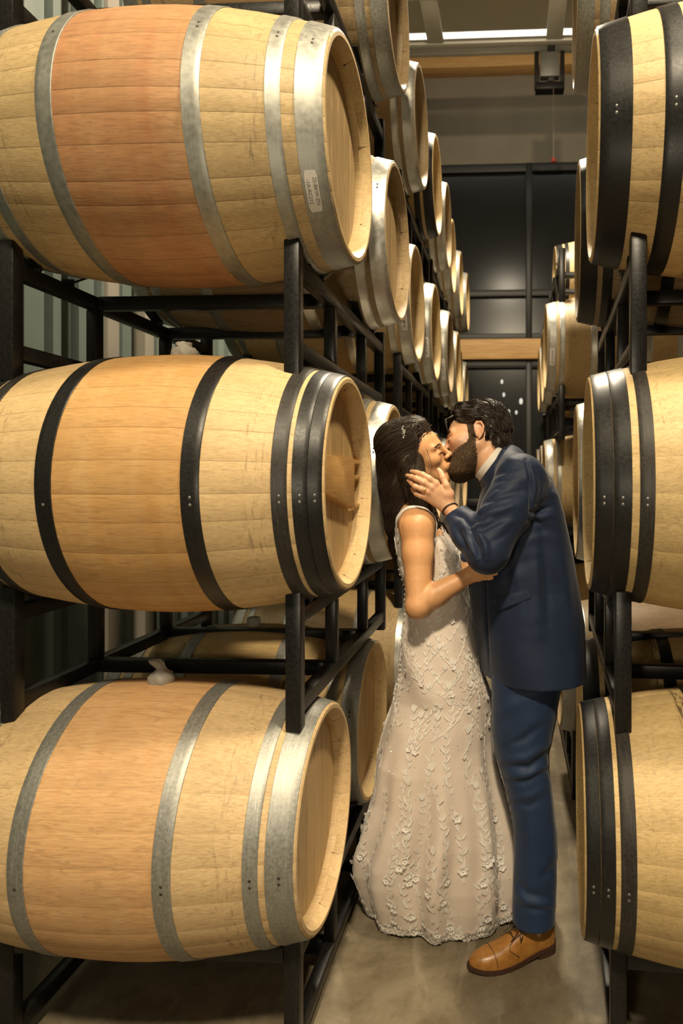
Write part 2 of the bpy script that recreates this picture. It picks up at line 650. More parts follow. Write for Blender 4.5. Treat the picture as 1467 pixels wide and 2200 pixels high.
STAVES = {(w, j): stave_mesh(w, j) for w in (9, 11, 13, 15) for j in (0.0, 0.5, 1.0)}


def lathe_mesh(name, prof, seg=64, mat=None, smooth_angle=35, wob=0.0):
    """profile of (x, r) about the barrel axis (local x)"""
    V, FA = [], []
    n = len(prof)
    for k in range(seg):
        a = 2 * PI * k / seg
        for (x, r) in prof:
            V.append((x, r * math.sin(a), r * math.cos(a)))
    for k in range(seg):
        k2 = (k + 1) % seg
        for i in range(n - 1):
            FA.append((k * n + i, k2 * n + i, k2 * n + i + 1, k * n + i + 1))
    me = mesh(name, V, FA, True, smooth_angle)
    if mat:
        me.materials.append(MATS[mat])
    return me


HOOPS = {}


def hoop_mesh(x0, x1):
    key = (round(x0, 4), round(x1, 4))
    if key not in HOOPS:
        t = 0.0028
        prof = [(x0, rp(x0) - 0.003), (x0, rp(x0) + t - 0.0008), (x0 + 0.001, rp(x0) + t)]
        for f in (0.33, 0.66):
            x = x0 + (x1 - x0) * f
            prof.append((x, rp(x) + t))
        prof += [(x1 - 0.001, rp(x1) + t), (x1, rp(x1) + t - 0.0008), (x1, rp(x1) - 0.003)]
        HOOPS[key] = lathe_mesh('hoop', prof, 72, 'galvanised_steel')
    return HOOPS[key]


def body_mesh():
    """simple far body: 30 staves in one skin with seams"""
    prof = []
    V, FA = [], []
    xs = list(np.linspace(-HL, HL, 11))
    seq = [(-HL + 0.08, RH - 0.03), (-HL + 0.02, RH - 0.026), (-HL, RH - 0.014)] + [(x, rp(x)) for x in xs] + [(HL, RH - 0.014), (HL - 0.028, RH - 0.026), (HL - 0.08, RH - 0.03)]
    seg = 56
    n = len(seq)
    for k in range(seg):
        a = 2 * PI * k / seg
        for (x, r) in seq:
            V.append((x, r * math.sin(a), r * math.cos(a)))
    for k in range(seg):
        k2 = (k + 1) % seg
        for i in range(n - 1):
            FA.append((k * n + i, k2 * n + i, k2 * n + i + 1, k * n + i + 1))
    me = mesh('staves', V, FA, True, 35)
    me.materials.append(MATS['oak_old'])
    return me


BODY = body_mesh()


def disc_mesh(x, r, facing=1):
    V = [(x, r * math.sin(2 * PI * k / 48), r * math.cos(2 * PI * k / 48)) for k in range(48)]
    V2 = [(x - 0.02 * facing, a, b) for (_, a, b) in V]
    FA = [tuple(range(48)) if facing < 0 else tuple(range(47, -1, -1))]
    FA += [(k, (k + 1) % 48, 48 + (k + 1) % 48, 48 + k) for k in range(48)]
    me = mesh('head', V + V2, FA)
    me.materials.append(MATS['head_pale'])
    return me


HX = HL - 0.050
HEAD_FRONT = disc_mesh(HX, RH - 0.029, 1)
HEAD_BACK = disc_mesh(-HX, RH - 0.029, -1)


def board_meshes():
    """head boards: vertical slices (along local z) of the head disc"""
    r = RH - 0.0295
    cuts = [-r, -0.178, -0.106, -0.031, 0.041, 0.114, 0.187, r]
    out = []
    for a, b in zip(cuts[:-1], cuts[1:]):
        g = 0.0012
        ys = np.linspace(a + g, b - g, 6)
        top = [(HX, y, math.sqrt(max(r * r - y * y, 1e-6))) for y in ys]
        bot = [(HX, y, -math.sqrt(max(r * r - y * y, 1e-6))) for y in ys[::-1]]
        ring = top + bot
        n = len(ring)
        cy = (a + b) / 2
        inner = [(HX + 0.0015, cy + (y - cy) * 0.93, z * 0.995) for (_, y, z) in ring]
        back = [(HX - 0.015, y, z) for (_, y, z) in ring]
        V = inner + ring + back
        FA = [tuple(range(n))]
        for k in range(n):
            k2 = (k + 1) % n
            FA.append((k, n + k, n + k2, k2))
            FA.append((n + k, 2 * n + k, 2 * n + k2, n + k2))
        bm = bmesh.new()
        me = mesh('head_board', V, FA, True, 20)
        bm.from_mesh(me)
        bmesh.ops.recalc_face_normals(bm, faces=bm.faces)
        bm.to_mesh(me)
        bm.free()
        me.materials.append(MATS['head_pale'])
        out.append(me)
    return out


BOARDS = board_meshes()


def dome_mesh(r, h):
    V = [(0, 0, h)]
    FA = []
    for j, (rr, hh) in enumerate([(0.6, 0.8), (1.0, 0.0)]):
        for k in range(8):
            a = 2 * PI * k / 8
            V.append((r * rr * math.cos(a), r * rr * math.sin(a), h * hh))
    for k in range(8):
        k2 = (k + 1) % 8
        FA.append((0, 1 + k, 1 + k2))
        FA.append((1 + k, 9 + k, 9 + k2, 1 + k2))
    me = mesh('rivet', V, FA, True)
    me.materials.append(MATS['rivet_dark'])
    return me


RIVET = dome_mesh(0.0042, 0.0018)


def bung_mesh(kind):
    if kind == 'plain':
        prof = [(0.0, 0.024), (0.012, 0.026), (0.03, 0.024), (0.034, 0.018), (0.034, 0.0)]
        V, FA = [], []
        for k in range(16):
            a = 2 * PI * k / 16
            for (z, r) in prof:
                V.append((r * math.cos(a), r * math.sin(a), z))
    else:
        # bung wrapped in plastic film, folded (disc) or twisted (tail) on top
        if kind == 'folded':
            prof = [(-0.006, 0.030), (0.004, 0.034), (0.016, 0.034), (0.023, 0.030), (0.026, 0.022), (0.030, 0.021), (0.037, 0.021), (0.041, 0.016), (0.042, 0.0)]
        else:
            prof = [(-0.006, 0.029), (0.006, 0.033), (0.018, 0.033), (0.026, 0.028), (0.032, 0.018), (0.038, 0.013), (0.046, 0.015), (0.056, 0.020), (0.062, 0.017), (0.064, 0.0)]
        V, FA = [], []
        seg = 28
        rg = random.Random(3)
        for k in range(seg):
            a = 2 * PI * k / seg
            for i, (z, r) in enumerate(prof):
                rr = r * (1 + 0.10 * math.sin(5 * a + i) + rg.uniform(-0.05, 0.05))
                zz = z + rg.uniform(-0.0015, 0.0015)
                ox = 0
                if kind == 'twisted' and z > 0.036:
                    ox = -(z - 0.036) * 0.75
                if kind == 'folded' and z > 0.027:
                    ox = -0.004
                V.append((rr * math.cos(a) + ox, rr * math.sin(a) * (0.7 if z > 0.045 else 1), zz))
    n = len(prof)
    seg = len(V) // n
    for k in range(seg):
        k2 = (k + 1) % seg
        for i in range(n - 1):
            FA.append((k * n + i, k2 * n + i, k2 * n + i + 1, k * n + i + 1))
    me = mesh('bung', V, FA, True, 60)
    me.materials.append(MATS['plastic_wrap'])
    return me


BUNGS = {k: bung_mesh(k) for k in ('plain', 'folded', 'twisted')}

# hoop layouts, distances from the aisle-side end: (from, to)
LAY = {
    'galv': [(0.004, 0.066), (0.096, 0.131)],
    'bot': [(0.006, 0.068), (0.083, 0.117)],
    'black': [(0.004, 0.0365), (0.0370, 0.070), (0.081, 0.116)],
    'far': [(0.003, 0.060), (0.078, 0.112)],
    'wide': [(0.004, 0.076), (0.146, 0.192)],
    'pair': [(0.004, 0.045), (0.0455, 0.086), (0.103, 0.136)],
}
RYAW = math.radians(-3.2)     # the first right-hand racks stand a little askew


def text_mesh(s, size, mode, fn):
    """text as mesh; every vertex mapped by fn(u,v)->(x,y,z)"""
    cu = bpy.data.curves.new('label_text', 'FONT')
    cu.body = s
    cu.size = size
    cu.align_x = 'CENTER'
    cu.align_y = 'CENTER'
    cu.resolution_u = 2
    o = bpy.data.objects.new('tmp_text', cu)
    COL.objects.link(o)
    dg = bpy.context.evaluated_depsgraph_get()
    me = bpy.data.meshes.new_from_object(o.evaluated_get(dg))
    bpy.data.objects.remove(o)
    me.name = 'label_text'
    for v in me.vertices:
        v.co = fn(v.co.x, v.co.y)
    me.update()
    return me


def add_label(root, part_parent, ang, lines, mode, length, width, xc, size):
    """paper label on the head hoop; ang = angle about the axis (0 = up, + towards local +y)"""
    sgn = 1

    def at(u, v, off):
        # u along the text, v up the letters
        if mode == 'down':      # text runs down the near side (local -y side), letter tops towards +x
            a = ang - u / (RH + 0.01)
            x = xc + v
        else:                   # text runs upwards, letter tops towards -x
            a = ang + u / (RH + 0.01)
            x = xc - v
        r = rp(x) + 0.0030 + off
        return (x, r * math.sin(a), r * math.cos(a))

    V, FA = [], []
    n = 9
    rr = 0.003
    for i in range(n):
        u = -length / 2 + length * i / (n - 1)
        w = width / 2 - (rr if i in (0, n - 1) else 0)
        for off in (0.0006,):
            V += [at(u, -w, off), at(u, 0, off), at(u, w, off)]
    for i in range(n - 1):
        for k in range(2):
            FA.append((3 * i + k, 3 * i + k + 1, 3 * i + k + 4, 3 * i + k + 3))
    o = link('label', mesh('label', V, FA, True), part_parent, 'sticker_paper')
    o['label'] = 'white paper sticker with printed barrel number'
    for j, s in enumerate(lines):
        off = 0.5 * (len(lines) - 1) * size * 1.25 - j * size * 1.25
        me = text_mesh(s, size, mode, lambda u, v: at(u, v + off, 0.0011))
        if me.materials:
            me.materials.clear()
        link('label_text', me, o, 'print_ink')
    return o


def barrel(side, X_head, Yc, tier, oakm, headm, hoopm, lay, detail, label, group, rot=0.0, bung='plain', hoop2=None, rivet_ang=None, riv='rivet_dark', yaw=0.0):
    sg = 1 if side == 'left' else -1
    zc = TIER[tier]
    cx = X_head - sg * HL
    root = empty('wine_barrel', (X_head - sg * HL * math.cos(yaw), Yc - sg * HL * math.sin(yaw), zc - RB), (0 if sg > 0 else PI) + yaw)
    tag(root, label, 'barrel', group)
    if detail:
        rg = random.Random(int(abs(Yc) * 1000 + tier * 17 + sg * 5))
        ws = []
        tot = 0
        while tot < 360 - 14:
            w = rg.choice((9, 11, 11, 13, 13, 15))
            ws.append(w)
            tot += w
        rest = 360 - tot
        # spread what is left over the widths so that the ring closes
        ws.append(min((9, 11, 13, 15), key=lambda q: q - rest if q >= rest else 99))
        k = 360.0 / sum(ws)
        a = rot
        for w in ws:
            me = STAVES[(w, rg.choice((0.0, 0.5, 1.0)))]
            o = link('stave', me, root)
            o.location = (0, 0, RB)
            o.rotation_euler = (math.radians(a + w * k / 2), 0, 0)
            o.scale = (1, 1, 1)
            o.material_slots[0].link = 'OBJECT'
            o.material_slots[0].material = MATS[oakm]
            a += w * k
        for me in BOARDS:
            o = link('head_board', me, root, headm)
            o.location = (0, 0, RB)
        o = link('head', HEAD_BACK, root, headm)
        o.location = (0, 0, RB)
    else:
        o = link('staves', BODY, root, oakm)
        o.location = (0, 0, RB)
        for me in (HEAD_FRONT, HEAD_BACK):
            o = link('head', me, root, headm)
            o.location = (0, 0, RB)
    hs = []
    for (a, b) in LAY[lay]:
        hs.append((HL - b, HL - a))
        hs.append((-HL + a, -HL + b))
    hs += [(0.151, 0.193), (-0.193, -0.151)]
    made = []
    for i, (a, b) in enumerate(hs):
        m = hoopm
        if hoop2 and 0.085 < HL - abs(a + b) / 2 < 0.13:
            m = hoop2
        o = link('hoop', hoop_mesh(a, b), root, m)
        o.location = (0, 0, RB)
        made.append((o, (a + b) / 2, b - a))
        if detail and rivet_ang is not None:
            x = (a + b) / 2
            for da in ((0.0,) if i % 2 else (0.0, 0.05)):
                an = math.radians(rivet_ang) + da
                r = rp(x) + 0.0026
                rv = link('rivet', RIVET, o, riv)
                rv.location = (x, r * math.sin(an), r * math.cos(an))
                rv.rotation_euler = (-an, 0, 0)
    o = link('bung', BUNGS[bung], root, 'plastic_wrap')
    o.location = (0, 0, 2 * RB - 0.002)
    if bung != 'plain':
        o['label'] = 'clear plastic film wrapped over the bung'
    return root, made


TIER = {1: 0.586, 2: 1.486, 3: 2.386, 4: 3.286}
YS = [1.885, 2.63, 3.55, 4.26, 4.95, 5.63, 6.42, 7.10]
TN = {1: 'bottom tier', 2: 'second tier', 3: 'third tier', 4: 'top tier'}
ON = ['nearest', 'second', 'third', 'fourth', 'fifth', 'sixth', 'seventh', 'last']

# ---- left row ----------------------------------------------------
LX = {(1, 0): -0.497, (2, 0): -0.431, (3, 0): -0.430, (1, 1): -0.515, (2, 1): -0.432, (3, 1): -0.419,
      (4, 1): -0.420, (4, 2): -0.447, (4, 3): -0.44, (3, 2): -0.468, (3, 3): -0.447, (3, 4): -0.418, (3, 5): -0.412}
STY = {   # (tier, index): oak, head, hoop, layout
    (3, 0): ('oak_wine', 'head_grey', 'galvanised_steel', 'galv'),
    (2, 0): ('oak_tan', 'head_pale', 'black_hoop_paint', 'black'),
    (1, 0): ('oak_pink', 'head_pale', 'spangled_zinc', 'bot'),
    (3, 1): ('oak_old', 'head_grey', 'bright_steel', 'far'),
    (2, 1): ('oak_pale', 'head_pale', 'bright_steel', 'far'),
    (1, 1): ('oak_gold', 'head_pale', 'spangled_zinc', 'far'),
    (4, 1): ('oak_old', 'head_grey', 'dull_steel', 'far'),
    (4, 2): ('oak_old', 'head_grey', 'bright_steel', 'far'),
    (4, 3): ('oak_gold', 'head_pale', 'black_hoop_paint', 'far'),
}
WORDS = {'galvanised_steel': 'galvanised grey hoops', 'black_hoop_paint': 'black hoops', 'spangled_zinc': 'spangled zinc hoops', 'dull_steel': 'dull steel hoops', 'bright_steel': 'bright steel hoops'}
LAB = {
    ('left', 3, 0): 'large wine-stained oak barrel with galvanised hoops, nearest in the left third tier',
    ('left', 2, 0): 'tan oak barrel with black hoops, crossboard on its head, nearest left rack',
    ('left', 1, 0): 'pinkish oak barrel with zinc hoops, nearest in the left bottom tier',
    ('right', 3, 0): 'black-hooped pale oak barrel, nearest in the right third tier',
    ('right', 2, 0): 'black-hooped oak barrel right of the couple, nearest in the right second tier',
    ('right', 1, 0): 'black-hooped oak barrel nearest the floor in the right corner',
    ('left', 2, 1): 'oak barrel with bright steel hoop directly behind the woman in the left row',
    ('left', 1, 1): 'oak barrel with spangled hoop beside the dress skirt in the left row',
}
for tier in (1, 2, 3, 4):
    for i, Y in enumerate(YS):
        if tier == 4 and i == 0:
            continue
        rg = random.Random(tier * 31 + i)
        oakm, headm, hoopm, lay = STY.get((tier, i), (rg.choice(['oak_old', 'oak_gold', 'oak_pale']), rg.choice(['head_grey', 'head_pale']),
                                                     'bright_steel', 'far'))
        x = LX.get((tier, i), -0.435 + rg.uniform(-0.02, 0.02))
        lab = LAB.get(('left', tier, i), 'oak barrel with %s, %s in the left row, %s' % (WORDS[hoopm], ON[i] + (' from the camera' if i else ''), TN[tier]))
        det = i <= 1
        bung = {(2, 0): 'folded', (1, 0): 'twisted'}.get((tier, i), 'plain')
        ra = {(3, 0): -62, (2, 0): -98, (1, 0): -95}.get((tier, i), -70)
        hoop2 = 'black_scuffed_paint' if (tier, i) == (2, 0) else None
        root, hoops = barrel('left', x, Y, tier, oakm, headm, hoopm, lay, det, lab, 'oak barrels in the left rack row', rot=7.0 * i + 11 * tier,
                             bung=bung, hoop2=hoop2, rivet_ang=ra, riv='rivet_pale' if hoopm.startswith('black') else 'rivet_dark')
        h0 = hoops[0][0]
        xc = hoops[0][1]
        if (tier, i) == (3, 0):
            add_label(root, h0, math.radians(-131), ['22-BKW-ZN', '-1A-RC212'], 'down', 0.098, 0.030, xc - 0.008, 0.0125)
        if (tier, i) == (3, 2):
            add_label(root, h0, math.radians(-116), ['18-BKW-245'], 'up', 0.115, 0.026, xc, 0.0185)
        if (tier, i) == (3, 3):
            add_label(root, h0, math.radians(-117), ['18-BKW-062'], 'down', 0.120, 0.028, xc, 0.0185)
        if (tier, i) == (3, 4):
            add_label(root, h0, math.radians(-122), ['18-BKW-051'], 'down', 0.16, 0.028, xc, 0.0185)
        if (tier, i) == (4, 4):
            add_label(root, h0, math.radians(-118), ['18-BKW-117'], 'down', 0.10, 0.026, xc, 0.016)
        if (tier, i) == (2, 0):
            # pine crossboard across the head, held by pegs under the chime
            v, f = box_data(0.414, 0.440, -0.262, 0.150, -0.052, 0.072, 0.002)
            v = [(a, b, c + (b - 0.0) * -0.16 * (1 if c < 0 else 0.03)) for a, b, c in v]
            cb = link('crossboard', mesh('crossboard', v, f, True, 40), root, 'pine_board')
            cb.location = (0, 0, RB)
            cb['label'] = 'orange pine board wedged across the barrel head'
            for z in (0.062, 0.016, -0.070):
                v, f = box_data(0.424, 0.434, 0.15, 0.252 - 0.2 * abs(z) ** 1.5, z - 0.006, z + 0.006, 0.001)
                pg = link('peg', mesh('peg', v, f, True, 40), root, 'pine_board')
                pg.location = (0, 0, RB)

# ---- right row ---------------------------------------------------
RIGHT = [  # tier, Y, head X, oak, head, hoop, layout, detail, label
    (3, 1.917, 0.222, 'oak_gold', 'head_grey', 'black_hoop_paint', 'wide', 1, LAB[('right', 3, 0)]),
    (2, 1.917, 0.210, 'oak_gold', 'head_pale', 'black_hoop_paint', 'pair', 1, LAB[('right', 2, 0)]),
    (1, 1.917, 0.190, 'oak_gold', 'head_pale', 'black_hoop_paint', 'black', 1, LAB[('right', 1, 0)]),
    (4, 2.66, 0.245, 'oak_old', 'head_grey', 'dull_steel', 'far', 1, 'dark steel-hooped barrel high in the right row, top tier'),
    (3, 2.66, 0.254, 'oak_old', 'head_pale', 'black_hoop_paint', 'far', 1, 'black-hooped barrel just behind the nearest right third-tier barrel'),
    (2, 2.66, 0.247, 'oak_gold', 'head_pale', 'bright_steel', 'far', 1, 'galvanised-hooped barrel at the man\'s back in the right second tier'),
    (1, 2.66, 0.262, 'oak_gold', 'head_pale', 'black_hoop_paint', 'far', 1, 'black-hooped barrel behind the man\'s leg in the right bottom tier'),
    (1, 3.42, 0.235, 'oak_old', 'head_pale', 'dull_steel', 'far', 0, 'barrel standing alone past the right racks in the bottom tier'),
    (3, 4.77, 0.240, 'oak_pale', 'head_pale', 'bright_steel', 'far', 0, 'brightly lit steel-hooped barrel beyond the gap, right third tier'),
    (2, 5.2, 0.250, 'oak_pale', 'head_pale', 'bright_steel', 'far', 0, 'brightly lit steel-hooped barrel beyond the gap, right second tier'),
    (1, 4.77, 0.25, 'oak_pale', 'head_pale', 'bright_steel', 'far', 0, 'steel-hooped barrel beyond the gap, right bottom tier'),
    (4, 6.32, 0.40, 'oak_pale', 'head_pale', 'black_hoop_paint', 'far', 0, 'black-hooped barrel beyond the gap, right top tier'),
    (3, 5.6, 0.262, 'oak_pale', 'head_pale', 'bright_steel', 'far', 0, 'steel-hooped barrel second beyond the gap, right third tier'),
    (3, 6.35, 0.262, 'oak_pale', 'head_pale', 'bright_steel', 'far', 0, 'steel-hooped barrel third beyond the gap, right third tier'),
    (2, 6.0, 0.26, 'oak_pale', 'head_pale', 'bright_steel', 'far', 0, 'steel-hooped barrel second beyond the gap, right second tier'),
    (2, 6.8, 0.26, 'oak_pale', 'head_pale', 'bright_steel', 'far', 0, 'steel-hooped barrel third beyond the gap, right second tier'),
]
for k, (tier, Y, x, oakm, headm, hoopm, lay, det, lab) in enumerate(RIGHT):
    root, hoops = barrel('right', x, Y, tier, oakm, headm, hoopm, lay, bool(det), lab, 'oak barrels in the right rack row', rot=5.0 * k,
                         hoop2='black_scuffed_paint' if lay in ('black', 'pair') else None, rivet_ang=96, riv='rivet_pale', yaw=RYAW if Y < 3 else 0.0)
    if k == 8:
        h0 = hoops[0][0]
        add_label(root, h0, math.radians(112), ['18-BKW-208'], 'up', 0.11, 0.03, hoops[0][1], 0.017)

# ------------------------------------------------------------------ steel racks
T = 0.0405
RM = {}


def rbox(name, dx, dy, dz):
    key = (name, round(dx, 3), round(dy, 3), round(dz, 3))
    if key not in RM:
        v, f = box_data(-dx / 2, dx / 2, -dy / 2, dy / 2, -dz / 2, dz / 2, 0.004)
        RM[key] = mesh(name, v, f, True, 40)
        RM[key].materials.append(MATS['rack_black'])
    return RM[key]


def cradle_mesh():
    # two angled plates forming a shallow V support
    v1, f1 = box_data(-0.018, 0.018, -0.055, 0.055, -0.003, 0.003)
    rot = lambda v, a, oy: [(x, y * math.cos(a) - z * math.sin(a) + oy, y * math.sin(a) + z * math.cos(a)) for x, y, z in v]
    v2, f2 = box_data(-0.018, 0.018, -0.003, 0.003, -0.035, 0.0)
    A = (rot(v1, -0.45, 0), f1)
    me = mesh('cradle', *join_data([A, ([(x, y + 0.04, z - 0.01) for x, y, z in v2], f2)]))
    me.materials.append(MATS['rack_black'])
    return me


CRAD = cradle_mesh()
LEVEL = {0: (0.342, 0.0, 0.300, 0.08), 1: (1.217, 0.857, 1.167, 0.935), 2: (2.117, 1.752, 2.066, 1.851), 3: (3.017, 2.652, 2.966, 2.751)}
# level: post top, post foot, top of upper rail, top of lower rail


def rack(side, level, y0, xf, label, group, yaw=0.0):
    """two-barrel steel rack: xf = aisle-side face of the posts"""
    sg = 1 if side == 'left' else -1
    zt_, zb, zu, zl = LEVEL[level]
    L = 1.22
    x1 = xf - sg * T / 2
    x2 = x1 - sg * 0.75
    root = empty('barrel_rack', ((x1 + x2) / 2, y0 + L / 2, zb))
    tag(root, label, 'rack', group)
    ox, oy, oz = root.location.copy()
    if yaw:          # turned about the nearest aisle-side post
        root.rotation_euler = (0, 0, yaw)
        r = Matrix.Rotation(yaw, 3, 'Z') @ (Vector((ox, oy, oz)) - Vector((xf, y0, zb)))
        root.location = Vector((xf, y0, zb)) + r

    def put(nm, me, x, y, z):
        o = link(nm, me, root)
        o.location = (x - ox, y - oy, z - oz)
        return o
    ph = zt_ - zb
    for x in (x1, x2):
        for y in (y0 + T / 2, y0 + L - T / 2):
            put('post', rbox('post', T, T, ph), x, y, (zt_ + zb) / 2)
        for z in (zu, zl):
            put('rail', rbox('rail', T * 0.9, L - 2 * T, T), x, y0 + L / 2, z - T / 2)
        for y in (y0 + 0.39, y0 + 0.84):
            h = zu - zl - T
            put('upright', rbox('upright', T * 0.85, T, h), x, y, zl + h / 2)
        for cy in (y0 + 0.145, y0 + 0.89):
            for dy, rzz in ((-0.15, PI), (0.15, 0)):
                if level == 0 and dy < 0 and cy < y0 + 0.3:
                    continue
                c = put('cradle', CRAD, x, cy + dy if cy + dy > y0 + 0.06 else y0 + 0.07, zu + 0.030)
                c.rotation_euler = (0, 0, rzz + PI)
    for y in (y0 + 0.39, y0 + 0.84):
        for z in (zu, zl):
            put('crossbar', rbox('crossbar', 0.75 - T, T, T), (x1 + x2) / 2, y, z - T / 2)
    if level == 0:
        put('crossbar', rbox('crossbar', 0.75 - T, T, T), (x1 + x2) / 2, y0 + T / 2, zu - T / 2 + 0.01)
    return root


LV = {0: 'floor rack under the bottom tier', 1: 'rack between bottom and second tiers', 2: 'rack between second and third tiers', 3: 'rack between third and top tiers'}
RY = [1.74, 3.40, 4.80, 6.27]
PO = ['nearest the camera', 'second from the camera', 'third from the camera', 'furthest away']
for lv in range(4):
    for i, y in enumerate(RY):
        rack('left', lv, y, -0.528 - (0.004 if lv != 1 else 0), 'black steel %s, left row, %s' % (LV[lv], PO[i]), 'black steel racks in the left row')
RXF = {0: 0.252, 1: 0.264, 2: 0.302, 3: 0.304}
for lv in range(4):
    for i, y in enumerate((1.765, 4.62, 6.15)):
        rack('right', lv, y, RXF[lv] + 0.02 * (i > 0), 'black steel %s, right row, %s' % (LV[lv], ('nearest the camera', 'first beyond the gap', 'second beyond the gap')[i]), 'black steel racks in the right row', RYAW if i == 0 else 0.0)
rack('right', 0, 3.27, 0.29, 'black steel floor rack under the lone barrel past the right racks', 'black steel racks in the right row')
# ------------------------------------------------------------------ signed-distance sculpting
class Grid:
    def __init__(self, lo, hi, h):
        self.lo = np.array(lo, float)
        self.h = h
        self.n = np.ceil((np.array(hi) - self.lo) / h).astype(int) + 1
        self.f = np.full(self.n, 1.0, np.float32)
        self.ax = [self.lo[i] + h * np.arange(self.n[i]) for i in range(3)]

    def box(self, lo, hi):
        s = []
        for i in range(3):
            a = max(0, int(math.floor((lo[i] - self.lo[i]) / self.h)))
            b = min(self.n[i], int(math.ceil((hi[i] - self.lo[i]) / self.h)) + 1)
            if b <= a:
                return None, None
            s.append(slice(a, b))
        X = self.ax[0][s[0]][:, None, None].astype(np.float32)
        Y = self.ax[1][s[1]][None, :, None].astype(np.float32)
        Z = self.ax[2][s[2]][None, None, :].astype(np.float32)
        return tuple(s), (X, Y, Z)

    def put(self, lo, hi, fn, k=0.0, op='u'):
        m = k + 4 * self.h
        s, c = self.box(np.array(lo) - m, np.array(hi) + m)
        if s is None:
            return
        d = fn(*c)
        a = self.f[s]
        if op == 'u':
            if k > 0:
                t = np.clip(0.5 + 0.5 * (a - d) / k, 0, 1)
                r = a + (d - a) * t - k * t * (1 - t)
            else:
                r = np.minimum(a, d)
        else:                      # smooth subtraction
            d = -d
            if k > 0:
                t = np.clip(0.5 + 0.5 * (d - a) / k, 0, 1)
                r = a + (d - a) * t + k * t * (1 - t)
            else:
                r = np.maximum(a, d)
        self.f[s] = r

    def cone(self, a, b, ra, rb, k=0.0, op='u'):
        a = np.array(a, float)
        b = np.array(b, float)
        ab = b - a
        L2 = float(ab @ ab) + 1e-12

        def fn(X, Y, Z):
            x, y, z = X - a[0], Y - a[1], Z - a[2]
            t = np.clip((x * ab[0] + y * ab[1] + z * ab[2]) / L2, 0, 1)
            return np.sqrt((x - t * ab[0]) ** 2 + (y - t * ab[1]) ** 2 + (z - t * ab[2]) ** 2) - (ra + (rb - ra) * t)
        r = max(ra, rb)
        self.put(np.minimum(a, b) - r, np.maximum(a, b) + r, fn, k, op)

    def chain(self, pts, rad, k=0.01):
        for i in range(len(pts) - 1):
            self.cone(pts[i], pts[i + 1], rad[i], rad[i + 1], k)

    def ell(self, c, r, ax=None, k=0.0, op='u'):
        c = np.array(c, float)
        r = np.array(r, float)
        A = np.eye(3) if ax is None else np.array(ax, float)

        def fn(X, Y, Z):
            x, y, z = X - c[0], Y - c[1], Z - c[2]
            q = [(x * A[i, 0] + y * A[i, 1] + z * A[i, 2]) for i in range(3)]
            k0 = np.sqrt(sum((q[i] / r[i]) ** 2 for i in range(3))) + 1e-6
            k1 = np.sqrt(sum((q[i] / r[i] ** 2) ** 2 for i in range(3))) + 1e-6
            return k0 * (k0 - 1.0) / k1
        e = np.abs(A.T) @ r
        self.put(c - e, c + e, fn, k, op)

    def loft(self, rows, k=0.0, yaw=0.0, grow=0.0, p=2.0, op='u'):
        """rows: (z, cx, cy, ax, ay) from high to low or back; cross sections are (super)ellipses"""
        R = np.array(sorted(rows), float)
        cs, sn = math.cos(yaw), math.sin(yaw)

        def fn(X, Y, Z):
            z = np.clip(Z[0, 0], R[0, 0], R[-1, 0])
            g = [np.interp(z, R[:, 0], R[:, i])[None, None, :] for i in range(1, 5)]
            x, y = X - g[0], Y - g[1]
            u, v = x * cs + y * sn, -x * sn + y * cs
            a, b = g[2] + grow, g[3] + grow
            q = ((np.abs(u) / a) ** p + (np.abs(v) / b) ** p) ** (1 / p) + 1e-6
            gr = np.sqrt((u / a ** 2) ** 2 + (v / b ** 2) ** 2) + 1e-6
            d = (q - 1) * np.minimum(np.minimum(a, b), q / gr)
            dz = np.maximum(R[0, 0] - Z, Z - R[-1, 0])
            return np.where(dz > 0, np.sqrt(np.maximum(d, 0) ** 2 + dz ** 2), np.maximum(d, dz))
        m = max(R[:, 3].max(), R[:, 4].max()) + grow
        lo = [R[:, 1].min() - m, R[:, 2].min() - m, R[0, 0]]
        hi = [R[:, 1].max() + m, R[:, 2].max() + m, R[-1, 0]]
        self.put(lo, hi, fn, k, op)

    def sample(self, p):
        q = (p - self.lo) / self.h
        q = np.clip(q, 0, np.array(self.n) - 1.001)
        i = q.astype(int)
        t = q - i
        r = 0
        for dx in (0, 1):
            for dy in (0, 1):
                for dz in (0, 1):
                    w = (t[:, 0] if dx else 1 - t[:, 0]) * (t[:, 1] if dy else 1 - t[:, 1]) * (t[:, 2] if dz else 1 - t[:, 2])
                    r = r + w * self.f[i[:, 0] + dx, i[:, 1] + dy, i[:, 2] + dz]
        return r

    def normal(self, p, e=None):
        e = e or self.h
        g = np.stack([self.sample(p + e * np.eye(3)[i]) - self.sample(p - e * np.eye(3)[i]) for i in range(3)], 1)
        return g / (np.linalg.norm(g, axis=1, keepdims=True) + 1e-9)

    def nets(self):
        """surface nets: vertices and quads of the zero level"""
        f = self.f
        ins = f < 0
        m = np.zeros(tuple(np.array(f.shape) - 1), bool)
        c0 = ins[:-1, :-1, :-1]
        for dx in (0, 1):
            for dy in (0, 1):
                for dz in (0, 1):
                    m |= ins[dx:f.shape[0] - 1 + dx, dy:f.shape[1] - 1 + dy, dz:f.shape[2] - 1 + dz] != c0
        I = np.argwhere(m)
        idx = np.full(m.shape, -1, np.int32)
        idx[m] = np.arange(len(I))
        acc = np.zeros((len(I), 3))
        cnt = np.zeros(len(I))
        corners = [(a, b, c) for a in (0, 1) for b in (0, 1) for c in (0, 1)]
        val = {c: f[I[:, 0] + c[0], I[:, 1] + c[1], I[:, 2] + c[2]].astype(float) for c in corners}
